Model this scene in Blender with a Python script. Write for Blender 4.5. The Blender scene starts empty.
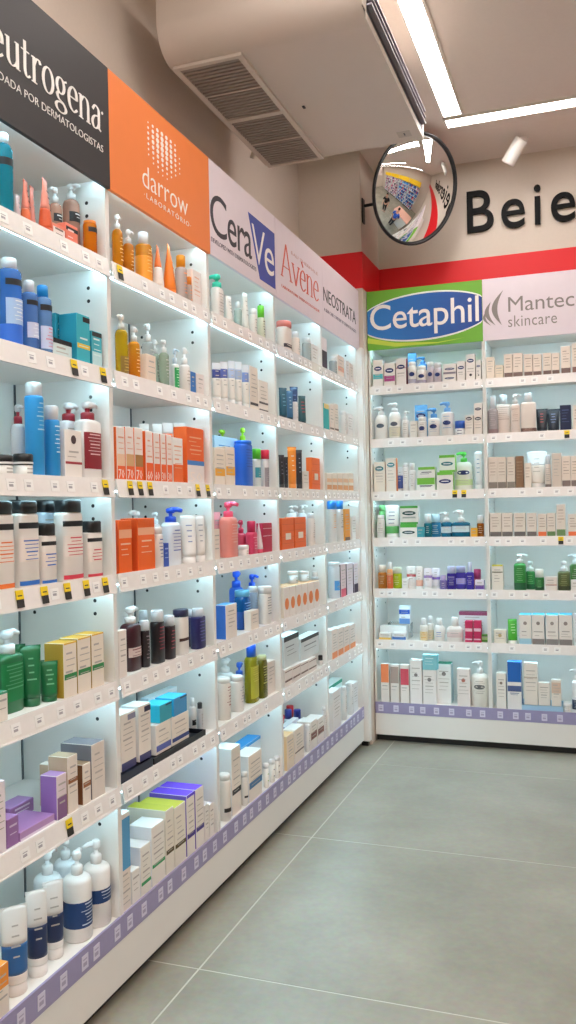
import bpy, bmesh, math, random
from mathutils import Vector, Matrix
C = bpy.context.scene.collection
SC = bpy.context.scene
PI = math.pi
rnd = random.Random(7)

# ------------------------------------------------------------------ camera, exposure
YAW, PITCH, ROLL, FOC = 0.3454, -0.0016, -0.0208, 860.2
CAM = Vector((1.2919, -2.1276, 1.37))
_f = Vector((-math.sin(YAW) * math.cos(PITCH), math.cos(YAW) * math.cos(PITCH), math.sin(PITCH)))
_r0 = Vector((math.cos(YAW), math.sin(YAW), 0)); _u0 = _r0.cross(_f)
_r = _r0 * math.cos(ROLL) + _u0 * math.sin(ROLL)
_u = -_r0 * math.sin(ROLL) + _u0 * math.cos(ROLL)
cam_d = bpy.data.cameras.new('camera'); cam = bpy.data.objects.new('camera', cam_d); C.objects.link(cam)
cam_d.sensor_fit = 'VERTICAL'; cam_d.sensor_height = 36.0; cam_d.lens = FOC * 36.0 / 1024.0
cam_d.clip_start = 0.05
_m = Matrix((_r, _u, -_f)).transposed().to_4x4(); _m.translation = CAM
cam.matrix_world = _m
SC.camera = cam
SC.view_settings.view_transform = 'Standard'; SC.view_settings.look = 'None'
SC.view_settings.exposure = 0.0; SC.view_settings.gamma = 1.0
SC.view_settings.use_curve_mapping = False
SC.cycles.use_denoising = True
SC.cycles.max_bounces = 8; SC.cycles.diffuse_bounces = 5; SC.cycles.glossy_bounces = 4
SC.cycles.sample_clamp_indirect = 6.0
CEIL_POWER = 31.0        # emission of the ceiling light lines
LED_POWER = 42.0        # emission of the shelf light strips
world = bpy.data.worlds.new('world'); SC.world = world; world.use_nodes = True
world.node_tree.nodes['Background'].inputs[0].default_value = (1.0, 0.94, 0.88, 1)
world.node_tree.nodes['Background'].inputs[1].default_value = 0.15

def ray(x, y):
    return _f + _r * ((x - 288) / FOC) - _u * ((y - 512) / FOC)
def hit(x, y, axis, val):
    d = ray(x, y); t = (val - CAM[axis]) / d[axis]
    return CAM + d * t
def px(P):
    d = Vector(P) - CAM; z = d.dot(_f)
    return 288 + FOC * d.dot(_r) / z, 512 - FOC * d.dot(_u) / z, z

# ------------------------------------------------------------------ materials
def lin(h):
    h = h.lstrip('#'); o = []
    for i in (0, 2, 4):
        c = int(h[i:i + 2], 16) / 255
        o.append(c / 12.92 if c <= .04045 else ((c + .055) / 1.055) ** 2.4)
    return (o[0], o[1], o[2], 1)
_mats = {}
def mat(h, rough=.45, metal=0, trans=0, bump=0, scale=30, var=.04, coat=0):
    key = (h, rough, metal, trans, bump, scale, var, coat)
    if key in _mats: return _mats[key]
    m = bpy.data.materials.new('m_' + h.strip('#')); m.use_nodes = True
    nt = m.node_tree; b = nt.nodes['Principled BSDF']
    c = lin(h)
    tc = nt.nodes.new('ShaderNodeTexCoord'); nz = nt.nodes.new('ShaderNodeTexNoise')
    nz.inputs['Scale'].default_value = scale; nz.inputs['Detail'].default_value = 3
    nt.links.new(tc.outputs['Object'], nz.inputs['Vector'])
    mx = nt.nodes.new('ShaderNodeMix'); mx.data_type = 'RGBA'
    mx.inputs[6].default_value = tuple(v * (1 - var) for v in c[:3]) + (1,)
    mx.inputs[7].default_value = tuple(min(1, v * (1 + var)) for v in c[:3]) + (1,)
    nt.links.new(nz.outputs['Fac'], mx.inputs[0]); nt.links.new(mx.outputs[2], b.inputs['Base Color'])
    b.inputs['Roughness'].default_value = rough; b.inputs['Metallic'].default_value = metal
    if trans: b.inputs['Transmission Weight'].default_value = trans; b.inputs['IOR'].default_value = 1.3
    if coat: b.inputs['Coat Weight'].default_value = coat; b.inputs['Coat Roughness'].default_value = .1
    if bump:
        bp = nt.nodes.new('ShaderNodeBump'); bp.inputs['Strength'].default_value = bump; bp.inputs['Distance'].default_value = .002
        nt.links.new(nz.outputs['Fac'], bp.inputs['Height']); nt.links.new(bp.outputs[0], b.inputs['Normal'])
    _mats[key] = m
    return m
def glow(name, rgb, strength):
    m = bpy.data.materials.new(name); m.use_nodes = True; nt = m.node_tree
    b = nt.nodes['Principled BSDF']; b.inputs['Base Color'].default_value = (.8, .8, .8, 1)
    b.inputs['Emission Color'].default_value = (*rgb, 1); b.inputs['Emission Strength'].default_value = strength
    return m
def pm(h):  return mat(h, .38, coat=.15, scale=14, var=.03)        # plastic
def lq(h):  return mat(h, .12, trans=.55, scale=8, var=.05)        # tinted clear plastic with liquid
def paper(h): return mat(h, .55, scale=20, var=.03)

# ------------------------------------------------------------------ mesh builder
class MB:
    def __init__(s): s.v = []; s.f = []; s.m = []; s.sm = []; s.mats = []
    def mi(s, m):
        if m not in s.mats: s.mats.append(m)
        return s.mats.index(m)
    def add(s, vs, fs, m, smooth=False):
        o = len(s.v); i = s.mi(m); s.v += [tuple(v) for v in vs]
        for f in fs: s.f.append(tuple(o + k for k in f)); s.m.append(i); s.sm.append(smooth)
        return s
    def box(s, x0, x1, y0, y1, z0, z1, m, M=None):
        vs = [Vector((x, y, z)) for z in (z0, z1) for y in (y0, y1) for x in (x0, x1)]
        if M is not None: vs = [M @ v for v in vs]
        return s.add(vs, [(0, 2, 3, 1), (4, 5, 7, 6), (0, 1, 5, 4), (2, 6, 7, 3), (0, 4, 6, 2), (1, 3, 7, 5)], m)
    def quad(s, a, b, c, d, m): return s.add([a, b, c, d], [(0, 1, 2, 3)], m)
    def lathe(s, prof, m, sx=1, sy=1, n=2, seg=22, arc=None, cx=0, cy=0, capb=True, capt=True, smooth=True, M=None):
        a0, a1 = arc if arc else (0, 2 * PI); N = seg + (1 if arc else 0); vs = []
        for r, z in prof:
            for k in range(N):
                a = a0 + (a1 - a0) * k / seg; c, q = math.cos(a), math.sin(a)
                v = Vector((cx + r * sx * math.copysign(abs(c) ** (2 / n), c), cy + r * sy * math.copysign(abs(q) ** (2 / n), q), z))
                vs.append(M @ v if M is not None else v)
        fs = []
        for j in range(len(prof) - 1):
            for k in range(seg):
                k2 = k + 1 if arc else (k + 1) % N
                fs.append((j * N + k, j * N + k2, (j + 1) * N + k2, (j + 1) * N + k))
        s.add(vs, fs, m, smooth)
        if not arc:
            o = len(s.v) - len(vs); i = s.mi(m); top = o + (len(prof) - 1) * N
            if capb: s.f.append(tuple(o + k for k in reversed(range(N)))); s.m.append(i); s.sm.append(False)
            if capt: s.f.append(tuple(top + k for k in range(N))); s.m.append(i); s.sm.append(False)
        return s
    def tube(s, pts, r, m, seg=10):
        pts = [Vector(p) for p in pts]; vs = []; fs = []
        for i, p in enumerate(pts):
            t = (pts[min(i + 1, len(pts) - 1)] - pts[max(i - 1, 0)]).normalized()
            a = t.orthogonal().normalized() if i == 0 else (a - t * a.dot(t)).normalized()
            b = t.cross(a); rr = r[i] if isinstance(r, (list, tuple)) else r
            for k in range(seg):
                g = 2 * PI * k / seg; vs.append(p + a * (rr * math.cos(g)) + b * (rr * math.sin(g)))
        for i in range(len(pts) - 1):
            for k in range(seg):
                k2 = (k + 1) % seg
                fs.append((i * seg + k, i * seg + k2, (i + 1) * seg + k2, (i + 1) * seg + k))
        fs.append(tuple(reversed(range(seg)))); fs.append(tuple((len(pts) - 1) * seg + k for k in range(seg)))
        return s.add(vs, fs, m, True)
    def mesh(s, name):
        me = bpy.data.meshes.new(name); me.from_pydata(s.v, [], s.f)
        for m in s.mats: me.materials.append(m)
        me.polygons.foreach_set('material_index', s.m); me.polygons.foreach_set('use_smooth', s.sm)
        me.update(); return me
    def obj(s, name, parent=None, M=None):
        o = bpy.data.objects.new(name, s.mesh(name)); C.objects.link(o)
        if parent is not None: o.parent = parent
        if M is not None: o.matrix_local = M
        return o
def thing(name, label, cat, loc=(0, 0, 0), rz=0, group=None):
    o = bpy.data.objects.new(name, None); C.objects.link(o); o.location = loc; o.rotation_euler = (0, 0, rz)
    o.empty_display_size = .05
    o['label'] = label; o['category'] = cat
    if group: o['group'] = group
    return o
def tag(o, label, cat, group=None):
    o['label'] = label; o['category'] = cat
    if group: o['group'] = group
    return o
def struct(o, label=None):
    o['kind'] = 'structure'
    if label: o['label'] = label
    return o
def bev(o, w, seg=1):
    b = o.modifiers.new('bevel', 'BEVEL'); b.width = w; b.segments = seg; b.limit_method = 'ANGLE'; return o

# ------------------------------------------------------------------ lettering
def text_data(body, offset=0, space=1.0, res=3):
    cu = bpy.data.curves.new('t', 'FONT'); cu.body = body; cu.size = 1; cu.resolution_u = res
    cu.offset = offset; cu.space_character = space
    o = bpy.data.objects.new('t', cu); C.objects.link(o)
    dg = bpy.context.evaluated_depsgraph_get(); me = bpy.data.meshes.new_from_object(o.evaluated_get(dg))
    vs = [(v.co.x, v.co.y) for v in me.vertices]; fs = [tuple(p.vertices) for p in me.polygons]
    bpy.data.objects.remove(o); bpy.data.curves.remove(cu); bpy.data.meshes.remove(me)
    return vs, fs
def put(mb, vs, fs, fn, m, th=.0012):
    # raise a flat outline into a thin solid; fn(u, v, w) gives the place, w outward
    n = len(vs); V = [fn(u, v, th) for u, v in vs] + [fn(u, v, 0) for u, v in vs]
    F = list(fs); ec = {}
    for f in fs:
        for a, b in zip(f, f[1:] + f[:1]): ec[(a, b)] = 1
    for (a, b) in ec:
        if (b, a) not in ec: F.append((b, a, a + n, b + n))
    mb.add(V, F, m)
def text(mb, body, u0, u1, v0, v1, fn, m, offset=0, space=1.0, th=.0012, res=3):
    vs, fs = text_data(body, offset, space, res)
    xs = [p[0] for p in vs]; ys = [p[1] for p in vs]
    a, b, c, d = min(xs), max(xs), min(ys), max(ys)
    vs = [(u0 + (x - a) / (b - a) * (u1 - u0), v0 + (y - c) / (d - c) * (v1 - v0)) for x, y in vs]
    put(mb, vs, fs, fn, m, th)
def smooth_path(p, k=6):
    if len(p) < 3: return p
    out = []
    for i in range(len(p) - 1):
        p0 = p[max(i - 1, 0)]; p1 = p[i]; p2 = p[i + 1]; p3 = p[min(i + 2, len(p) - 1)]
        for j in range(k):
            t = j / k; q = []
            for d in (0, 1):
                q.append(.5 * (2 * p1[d] + (p2[d] - p0[d]) * t + (2 * p0[d] - 5 * p1[d] + 4 * p2[d] - p3[d]) * t * t + (3 * p1[d] - p0[d] - 3 * p2[d] + p3[d]) * t ** 3))
            out.append(tuple(q))
    out.append(p[-1]); return out
def el(cx, cy, rx, ry, n=20): return [(cx + rx * math.cos(2 * PI * k / n), cy + ry * math.sin(2 * PI * k / n)) for k in range(n + 1)]
# strokes of a serif alphabet with thick stems and thin joins, x-height 1
GL = {
 'n': (.74, [[(.12, 0), (.12, 1)], [(-.02, .96), (.12, .96)], ['c', (.12, .72), (.3, .97), (.52, .93), (.6, .68), (.6, .4), (.6, 0)], [(-.02, .02), (.26, .02)], [(.46, .02), (.74, .02)]]),
 'e': (.66, [[(.1, .55), (.56, .55)], ['c', (.56, .55), (.52, .86), (.33, 1), (.13, .82), (.06, .5), (.13, .16), (.36, .0), (.58, .16)]]),
 'u': (.76, [['c', (.12, 1), (.12, .5), (.14, .18), (.3, .02), (.5, .12), (.6, .3)], [(.6, 1), (.6, 0)], [(-.02, .97), (.12, .97)], [(.46, .97), (.6, .97)], [(.6, .02), (.74, .02)]]),
 't': (.48, [['c', (.18, 1.34), (.18, .8), (.18, .25), (.28, .02), (.46, .12)], [(-.02, .96), (.42, .96)]]),
 'r': (.5, [[(.12, 0), (.12, 1)], [(-.02, .96), (.12, .96)], ['c', (.12, .68), (.24, .94), (.4, .99), (.48, .86)], [(-.02, .02), (.28, .02)]]),
 'o': (.7, [el(.34, .5, .28, .5)]),
 'g': (.68, [el(.31, .67, .22, .32), el(.32, -.2, .3, .2), ['c', (.2, .4), (.1, .26), (.2, .1), (.45, .02), (.6, -.14)], [(.5, .9), (.68, .98)]]),
 'a': (.66, [['c', (.1, .78), (.28, 1), (.5, .9), (.52, .6), (.52, .3), (.52, .12), (.66, .03)], ['c', (.52, .62), (.22, .52), (.07, .26), (.18, .02), (.4, .08), (.52, .28)]]),
 'N': (.98, [[(.12, 0), (.12, 1.4)], [(.12, 1.4), (.8, 0)], [(.8, 0), (.8, 1.4)], [(-.04, .02), (.28, .02)], [(-.04, 1.38), (.16, 1.38)], [(.64, 1.38), (.96, 1.38)]]),
 'A': (1.02, [[(.02, 0), (.46, 1.62)], [(.46, 1.62), (.92, 0)], [(.2, .52), (.74, .52)], [(-.06, .02), (.16, .02)], [(.78, .02), (1.04, .02)]]),
 'v': (.72, [[(.04, 1), (.34, 0)], [(.34, 0), (.66, 1)], [(-.06, .97), (.16, .97)], [(.54, .97), (.76, .97)]]),
}
GL['E'] = (.66, GL['e'][1] + [[(.2, 1.42), (.36, 1.18)]])
def serif(mb, word, u0, u1, vbase, xh, fn, m, thick=.075, thin=.03, gap=.07):
    x = 0; S = []
    for ch in word:
        w, st = GL[ch]
        for p in st:
            S.append([(a + x, b) for a, b in (smooth_path(p[1:]) if p[0] == 'c' else p)])
        x += w + gap
    x -= gap; k = (u1 - u0) / x
    for si, p in enumerate(S):
        vs = []; n = len(p)
        for i, q in enumerate(p):
            a = p[max(i - 1, 0)]; b = p[min(i + 1, n - 1)]
            if abs(p[0][0] - p[-1][0]) + abs(p[0][1] - p[-1][1]) < 1e-6 and i in (0, n - 1): a, b = p[-2], p[1]
            dx, dy = b[0] - a[0], b[1] - a[1]; L = math.hypot(dx, dy) or 1; dx /= L; dy /= L
            h = thin + (thick - thin) * abs(dy) ** 1.5
            for sgn in (-1, 1):
                vs.append((u0 + (q[0] - dy * h * sgn) * k, vbase + (q[1] + dx * h * sgn * .8) * xh))
        put(mb, vs, [(2 * i + 1, 2 * i, 2 * i + 2, 2 * i + 3) for i in range(n - 1)], fn, m, .0008 + .0001 * (si % 13))

# ------------------------------------------------------------------ the room
XL, YB, YR, XR, ZC = -.35, 3.15, -4.6, 4.6, 3.45
W = .669; YBK = 2.82
wall_m = mat('d9cdc1', .8, bump=.15, scale=60, var=.03)
ceil_m = mat('e6dcd4', .85, bump=.1, scale=50, var=.03)
red_m = mat('e0141f', .5, scale=10, var=.03)
white_m = mat('efebe6', .42, scale=9, var=.02)
dark_m = mat('1b1a1a', .5)

def floor_material():
    m = bpy.data.materials.new('m_floor_tile'); m.use_nodes = True; nt = m.node_tree; b = nt.nodes['Principled BSDF']
    L = nt.links.new
    tc = nt.nodes.new('ShaderNodeTexCoord')
    n1 = nt.nodes.new('ShaderNodeTexNoise'); n1.inputs['Scale'].default_value = 1.6; n1.inputs['Detail'].default_value = 7; n1.inputs['Roughness'].default_value = .6
    n2 = nt.nodes.new('ShaderNodeTexNoise'); n2.inputs['Scale'].default_value = 45; n2.inputs['Detail'].default_value = 4
    L(tc.outputs['Object'], n1.inputs['Vector']); L(tc.outputs['Object'], n2.inputs['Vector'])
    r1 = nt.nodes.new('ShaderNodeValToRGB'); r1.color_ramp.elements[0].position = .3; r1.color_ramp.elements[1].position = .72
    r1.color_ramp.elements[0].color = lin('827d70'); r1.color_ramp.elements[1].color = lin('a29d8f')
    L(n1.outputs['Fac'], r1.inputs[0])
    mx = nt.nodes.new('ShaderNodeMix'); mx.data_type = 'RGBA'; mx.blend_type = 'OVERLAY'; mx.inputs[0].default_value = .18
    L(r1.outputs[0], mx.inputs[6]); L(n2.outputs['Color'], mx.inputs[7]); L(mx.outputs[2], b.inputs['Base Color'])
    b.inputs['Roughness'].default_value = .34
    bp = nt.nodes.new('ShaderNodeBump'); bp.inputs['Strength'].default_value = .12; bp.inputs['Distance'].default_value = .002
    L(n1.outputs['Fac'], bp.inputs['Height']); L(bp.outputs[0], b.inputs['Normal'])
    return m
floor_m = floor_material(); grout_m = mat('c3bfb4', .7)
T = 1.085
mb = MB().box(XL - .1, XR + .1, YR - .1, YB + .1, -.1, -.0006, grout_m)
k0 = [.14 + T * k for k in range(-1, 5)]; j0 = [.2 + T * k for k in range(-5, 4)]
for x in k0:
    for y in j0:
        a, b = max(x, XL - .05), min(x + T, XR + .05); c, d = max(y, YR - .05), min(y + T, YB + .05)
        if b - a > .02 and d - c > .02: mb.box(a + .003, b - .003, c + .003, d - .003, -.02, 0, floor_m)
struct(mb.obj('floor'))
struct(MB().box(XL - .1, XR + .1, YR - .1, YB + .1, ZC, ZC + .1, ceil_m).obj('ceiling'))
struct(MB().box(XL - .1, XL, YR - .1, YB + .1, 0, ZC, wall_m).obj('wall_left'))
struct(MB().box(XL, XR, YB, YB + .1, 0, ZC, wall_m).obj('wall_back'))
struct(MB().box(XR, XR + .1, YR - .1, YB + .1, 0, ZC, wall_m).obj('wall_right'))
struct(MB().box(XL, XR, YR - .1, YR, 0, ZC, wall_m).obj('wall_rear'))
struct(MB().box(XL, .03, 2.735, YB, 0, ZC, wall_m).obj('wall_pillar'), 'beige square corner pillar behind the shelving')
# painted red band round the pillar and along the back wall
struct(MB().box(XL, .034, 2.731, 2.735, 2.655, 2.866, red_m).box(.03, .034, 2.735, YB, 2.655, 2.866, red_m)
       .box(.034, XR, YB - .004, YB, 2.64, 2.866, red_m).obj('trim_1'), 'red band painted round the pillar and back wall')

# ------------------------------------------------------------------ ceiling lights
lamp_m = glow('m_light_line', (1.0, .95, .905), CEIL_POWER); lamp_fr = mat('e6e0d8', .5)
def light_line(x0, x1, y0, y1, label):
    t = thing('ceiling_light', label, 'ceiling light', ((x0 + x1) / 2, (y0 + y1) / 2, ZC), 0, 'white light lines in the ceiling')
    a, b = (x1 - x0) / 2, (y1 - y0) / 2
    f = MB().box(-a - .012, -a, -b - .012, b + .012, -.012, -.0005, lamp_fr).box(a, a + .012, -b - .012, b + .012, -.012, -.0005, lamp_fr)
    f.box(-a, a, -b - .012, -b, -.012, -.0005, lamp_fr).box(-a, a, b, b + .012, -.012, -.0005, lamp_fr)
    f.obj('frame', t)
    MB().box(-a, a, -b, b, -.009, -.001, lamp_m).obj('diffuser', t)
light_line(.565, .655, -.9, 2.46, 'long white ceiling light line running beside the air conditioner')
light_line(.565, 1.235, 2.51, 2.60, 'short white ceiling light line crossing in front of the back wall')
light_line(.565, .655, -4.2, -1.1, 'added white ceiling light line over the aisle behind the viewer')  # off-camera lamp, added for extra light from behind
light_line(1.75, 1.84, -4.2, 1.6, 'added white ceiling light line over the middle of the aisle')  # off-camera lamp, added to raise the ambient light
light_line(3.2, 3.29, -4.2, 2.2, 'added white ceiling light line over the far aisle')  # off-camera lamp, added so the other side of the room is lit

# ------------------------------------------------------------------ ceiling spot
t = thing('spotlight', 'small white cylinder spotlight fixed to the ceiling', 'spotlight', (.93, 2.93, ZC))
MB().lathe([(.03, -.014), (.034, -.01), (.034, -.0005)], white_m).obj('ceiling_plate', t)
M = Matrix.Translation((-.03, -.06, -.075)) @ Matrix.Rotation(math.radians(38), 4, 'Y') @ Matrix.Rotation(math.radians(18), 4, 'X')
mb = MB(); mb.lathe([(.024, -.085), (.036, -.088), (.038, -.08), (.038, .05), (.034, .058), (.012, .06)], white_m, M=M)
mb.obj('lamp_head', t)
MB().tube([(0, 0, -.012), (-.004, -.012, -.03), (-.012, -.03, -.045)], .009, white_m).obj('swivel_arm', t)

# ------------------------------------------------------------------ air conditioner
ac_m = mat('d9cdc3', .45, scale=6, var=.02); ac_d = mat('6f625a', .6); slot_m = mat('2a2730', .4); vane_m = mat('8d8791', .35)
ax0, ax1, ay0, ay1, az0, az1 = -.2, .575, .70, 1.81, 3.055, 3.31
t = thing('air_conditioner', 'beige ceiling mounted air conditioner with slatted intake grille', 'air conditioner', (ax0, ay0, az0))
wX, wY, wZ = ax1 - ax0, ay1 - ay0, az1 - az0
mb = MB(); R = .115; prof = []                                  # body: rounded lower edge at the near end, extruded across
for k in range(29):
    a = PI / 2 * k / 28; prof.append((R - R * math.cos(a), R - R * math.sin(a)))
prof = [(0, wZ)] + prof + [(wY - .012, 0), (wY, .012), (wY, wZ)]
n = len(prof)
gx0, gx1, gy0, gy1 = .035, .275, .115, 1.085                     # intake opening in the underside
vs = [(x, p[0], p[1]) for x in (0, wX - .004) for p in prof]
HR = .158                                                       # lower at the outlet side
vs = [(x, y, min(z, HR) if x > 0 else z) for x, y, z in vs]
mb.add(vs, [(i, i + 1, n + i + 1, n + i) for i in range(n - 1)], ac_m)
mb.add(vs, [tuple(range(n))[::-1]], ac_m)
mb.add(vs, [(n - 1, 0, n, 2 * n - 1)], ac_m)
# outlet side: a face with a long recessed slot
sz0, sz1, sy0, sy1 = .03, .135, .03, wY - .03
X = wX - .004
mb.box(X, wX, 0.06, wY, 0, sz0, ac_m).box(X, wX, 0, wY, sz1, HR, ac_m).box(X, wX, 0.02, sy0 + .04, sz0, sz1, ac_m).box(X, wX, sy1, wY, sz0, sz1, ac_m)
body = mb.obj('housing', t)
for p_ in body.data.polygons:
    if len(p_.vertices) == 4 and abs(p_.normal.x) < .1: p_.use_smooth = False
mb = MB().box(X - .002, X + .001, sy0, sy1, sz0, sz1, slot_m); mb.obj('outlet_slot', t)
mb = MB()
for z in (.055, .082, .11): mb.box(X, X + .022, sy0 + .045, sy1 - .01, z, z + .006, vane_m)
mb.obj('outlet_vanes', t)
mb = MB()                                                       # raised grille: frame, mid bar, slats along the unit
for (a, b, c, d) in ((gx0 - .02, gx0, gy0 - .02, gy1 + .02), (gx1, gx1 + .02, gy0 - .02, gy1 + .02), (gx0, gx1, gy0 - .02, gy0), (gx0, gx1, gy1, gy1 + .02), (gx0, gx1, .565, .595)):
    mb.box(a, b, c, d, -.012, 0, ac_m)
mb.obj('grille_frame', t)
MB().box(gx0, gx1, gy0, gy1, -.002, 0, mat('3d342f', .8)).obj('filter', t)
mb = MB(); x = gx0 + .004
ns = 40
for k in range(ns):
    y = gy0 + (gy1 - gy0) * (k + .5) / ns
    if .56 < y < .6: continue
    mb.box(gx0, gx1, y - .007, y + .007, -.010, -.004, mat('a2968d', .5))
for q in (.34, .83): mb.box(gx0, gx1, q, q + .008, -.012, -.004, ac_m)
mb.obj('grille_slats', t)
MB().box(gx1 + .09, gx1 + .10, .58, .60, -.004, 0, slot_m).obj('grille_latch', t)
MB().box(wX - .1, wX - .04, wY - .13, wY - .07, -.0015, 0, mat('c2b6ac', .5)).box(wX - .072, wX - .066, wY - .112, wY - .088, -.002, -.0015, slot_m).obj('rating_label', t)
for x in (.08, wX - .16):
    for y in (.12, wY - .14): MB().box(x, x + .03, y, y + .05, wZ - (wZ - HR) * (x + .03) / wX - .004, ZC - az0 - .0005, mat('8a827b', .5)).obj('hanging_bracket', t)
MB().tube([(-.001, wY - .06, .06), (-.04, wY - .06, .06), (-.055, wY - .05, .03)], .012, ac_m).obj('pipe_outlet', t)

# ------------------------------------------------------------------ convex mirror
t = thing('convex_mirror', 'round convex security mirror with a black rim on the pillar', 'mirror', (.380, 2.6, 3.128))
nrm = Vector((.76, -.57, -.36)).normalized()
Mm = nrm.to_track_quat('Z', 'Y').to_matrix().to_4x4()
RR, RC = .284, .52
cap0 = math.sqrt(RC * RC - RR * RR); prof = []
for k in range(25):
    a = math.asin(RR / RC) * (24 - k) / 24
    prof.append((max(RC * math.sin(a), .0005), RC * math.cos(a) - cap0))
chrome = mat('f4f4f4', .015, metal=1, var=.0)
MB().lathe(prof, chrome, seg=64, capb=False, M=Mm).obj('mirror_dome', t)
rim = [(RR - .004, -.004), (RR + .004, -.012), (RR + .011, -.006), (RR + .012, .006), (RR + .006, .012), (RR - .004, .006)]
MB().lathe(rim + [rim[0]], mat('17171a', .4), seg=64, capb=False, capt=False, M=Mm).obj('rim', t)
MB().lathe([(.01, -.06), (.12, -.05), (RR - .003, -.008)], mat('202022', .6), seg=48, M=Mm).obj('back_shell', t)
MB().tube([(-.336, .1349, 0), (-.24, .12, 0), (-.08, .06, 0), Vector(nrm) * -.055], .009, dark_m).box(-.338, -.33, .11, .155, -.1, .04, dark_m).obj('wall_bracket', t)

# ------------------------------------------------------------------ wall lettering
fb = lambda Y: (lambda u, v, w: (u, Y - w, v))
black_gloss = mat('0a0a0b', .5); black_gloss.node_tree.nodes['Principled BSDF'].inputs['Specular IOR Level'].default_value = .12
vs, fs = text_data('Beiersdorf', .003, 1.16, 9)
v2, _x = text_data('Beie', .003, 1.16, 9)
sc = (1.205 - .585) / (max(p[0] for p in v2) - min(p[0] for p in v2)); mn = min(p[0] for p in v2)
capH = .245 / .73
v2, _x = text_data('B', 0); hB = max(p[1] for p in v2)
vs = [(.585 + (x - mn) * sc, 3.022 + y * .245 / hB) for x, y in vs]
mb = MB(); put(mb, vs, fs, fb(YB - .0005), black_gloss, .02)
tag(mb.obj('wall_lettering'), 'large black raised letters on the beige back wall', 'lettering')

# ------------------------------------------------------------------ shelving
SHZ = [2.09, 1.78, 1.47, 1.20, .90, .60, .232]           # top of each price rail, top to bottom
TOPZ = 2.332
rail_m = mat('f3eeeb', .25, scale=40, var=.05); strip_m = mat('9c94ba', .4, scale=40, var=.05)
tagw = paper('f6f4f2'); tagk = mat('a9a6ab', .6); tagy = paper('f2d21c'); tagd = paper('2b2a2a')
led_m = glow('m_shelf_led', (.50, .85, 1.0), LED_POWER)
DEP = .322
tag_white = MB().box(-.017, .017, -.0012, 0, -.014, .014, tagw).box(-.009, .006, -.0015, -.0012, -.005, .001, tagk).box(-.009, .009, -.0015, -.0012, .004, .006, tagk).mesh('price_tag')
tag_yel = MB().box(-.014, .014, -.0012, 0, -.001, .021, tagy).box(-.013, .013, -.0012, 0, -.021, -.001, tagd).box(-.008, .008, -.0015, -.0012, .006, .009, tagd).mesh('price_tag')
tagl = mat('b1aac4', .6)
tag_strip = MB().box(-.015, .015, -.0012, 0, -.019, .019, paper('dcd7ea')).box(-.009, .008, -.0015, -.0012, -.01, .0, tagl).box(-.009, .009, -.0015, -.0012, .006, .009, tagl).mesh('price_tag')
def unit(loc, rz, label, yellow, left_end=False, right_end=False, seed=1):
    """yellow: {shelf index: [x positions from the unit's left side]} for the yellow-and-black tags"""
    r = random.Random(seed)
    t = thing('shelving_unit', label, 'shelving', loc, rz, 'white shelving units')
    e = .0095
    for s, x in ((0, .0005), (1, W - e - .0005)):
        mb = MB().box(x, x + e, 0, DEP, .04, TOPZ + .02, white_m)
        for z in SHZ[:-1] + [TOPZ]:                              # drilled shelf-pin holes
            for y in (.06, .265):
                for dz in (.075, .112):
                    for xx, sg in ((x - .0003, -1), (x + e + .0003, 1)):
                        mb.add([(xx, y + .0055 * math.cos(a), z - dz + .0055 * math.sin(a)) for a in [2 * PI * k / 10 for k in range(10)]], [tuple(range(10)) if sg < 0 else tuple(reversed(range(10)))], dark_m)
        mb.obj('side_panel', t)
    mb = MB().box(e, W - e, DEP - .008, DEP, .06, TOPZ, white_m)
    mb.box(W - e - .012, W - e - .004, DEP - .010, DEP - .008, .25, TOPZ - .02, mat('55585c', .5)); mb.obj('back_panel', t)
    b0, b1 = e + .001, W - e - .001
    for i, z in enumerate(SHZ + [TOPZ]):
        top = z - .004
        if i == 7:
            sh = MB().box(b0, b1, .004, DEP - .009, TOPZ - .016, TOPZ, white_m).obj('top_board', t)
            MB().box(b0, b1, .011, .016, TOPZ - .020, TOPZ - .0165, led_m).obj('light_strip', sh); continue
        sh = MB().box(b0, b1, .004, DEP - .009, top - .02, top, white_m).obj('shelf', t)
        if i == 6:
            MB().box(-.0 + e * 0, W, -.004, .003, z - .066, z, strip_m).obj('price_strip', sh)
            for k in range(8):
                o = bpy.data.objects.new('price_tag', tag_strip); C.objects.link(o); o.parent = sh
                o.location = ((k + .5 + r.uniform(-.18, .18)) * W / 8, -.0045, z - .034)
            continue
        Mr = Matrix.Translation((0, -.001, z)) @ Matrix.Rotation(math.radians(-9), 4, 'X')
        MB().box(b0, b1, -.004, 0, -.054, 0, rail_m, Mr).box(b0, b1, -.006, .0, -.054, -.050, rail_m, Mr).obj('price_rail', sh)
        MB().box(b0, b1, .020, .025, top - .032, top - .028, led_m).box(b0, b1, .018, .027, top - .028, top - .0205, white_m).obj('light_strip', sh)
        ys = yellow.get(i, [])
        for x in ys:
            o = bpy.data.objects.new('price_tag', tag_yel); C.objects.link(o); o.parent = sh
            o.matrix_local = Mr @ Matrix.Translation((x, -.0065, -.026)); o['label'] = 'yellow and black price tag'
        n = 8
        for k in range(n):
            x = (k + .5 + r.uniform(-.25, .25)) * W / n
            if x < .03 or x > W - .03 or any(abs(x - q) < .036 for q in ys) or r.random() < .12: continue
            o = bpy.data.objects.new('price_tag', tag_white); C.objects.link(o); o.parent = sh
            o.matrix_local = Mr @ Matrix.Translation((x, -.0042, -.027))
    MB().box(0, W, -.002, .014, .04, SHZ[6] - .066, white_m).box(.0, W, .03, .05, 0.0005, .04, dark_m).obj('plinth', t)  # dark colour of the kick board stands in for the recess shadow
    return t
BAYS = ['black', 'orange', 'blue-block', 'red-lettered', 'capital-lettered', 'green-and-blue', 'grey-leaf']
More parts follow.
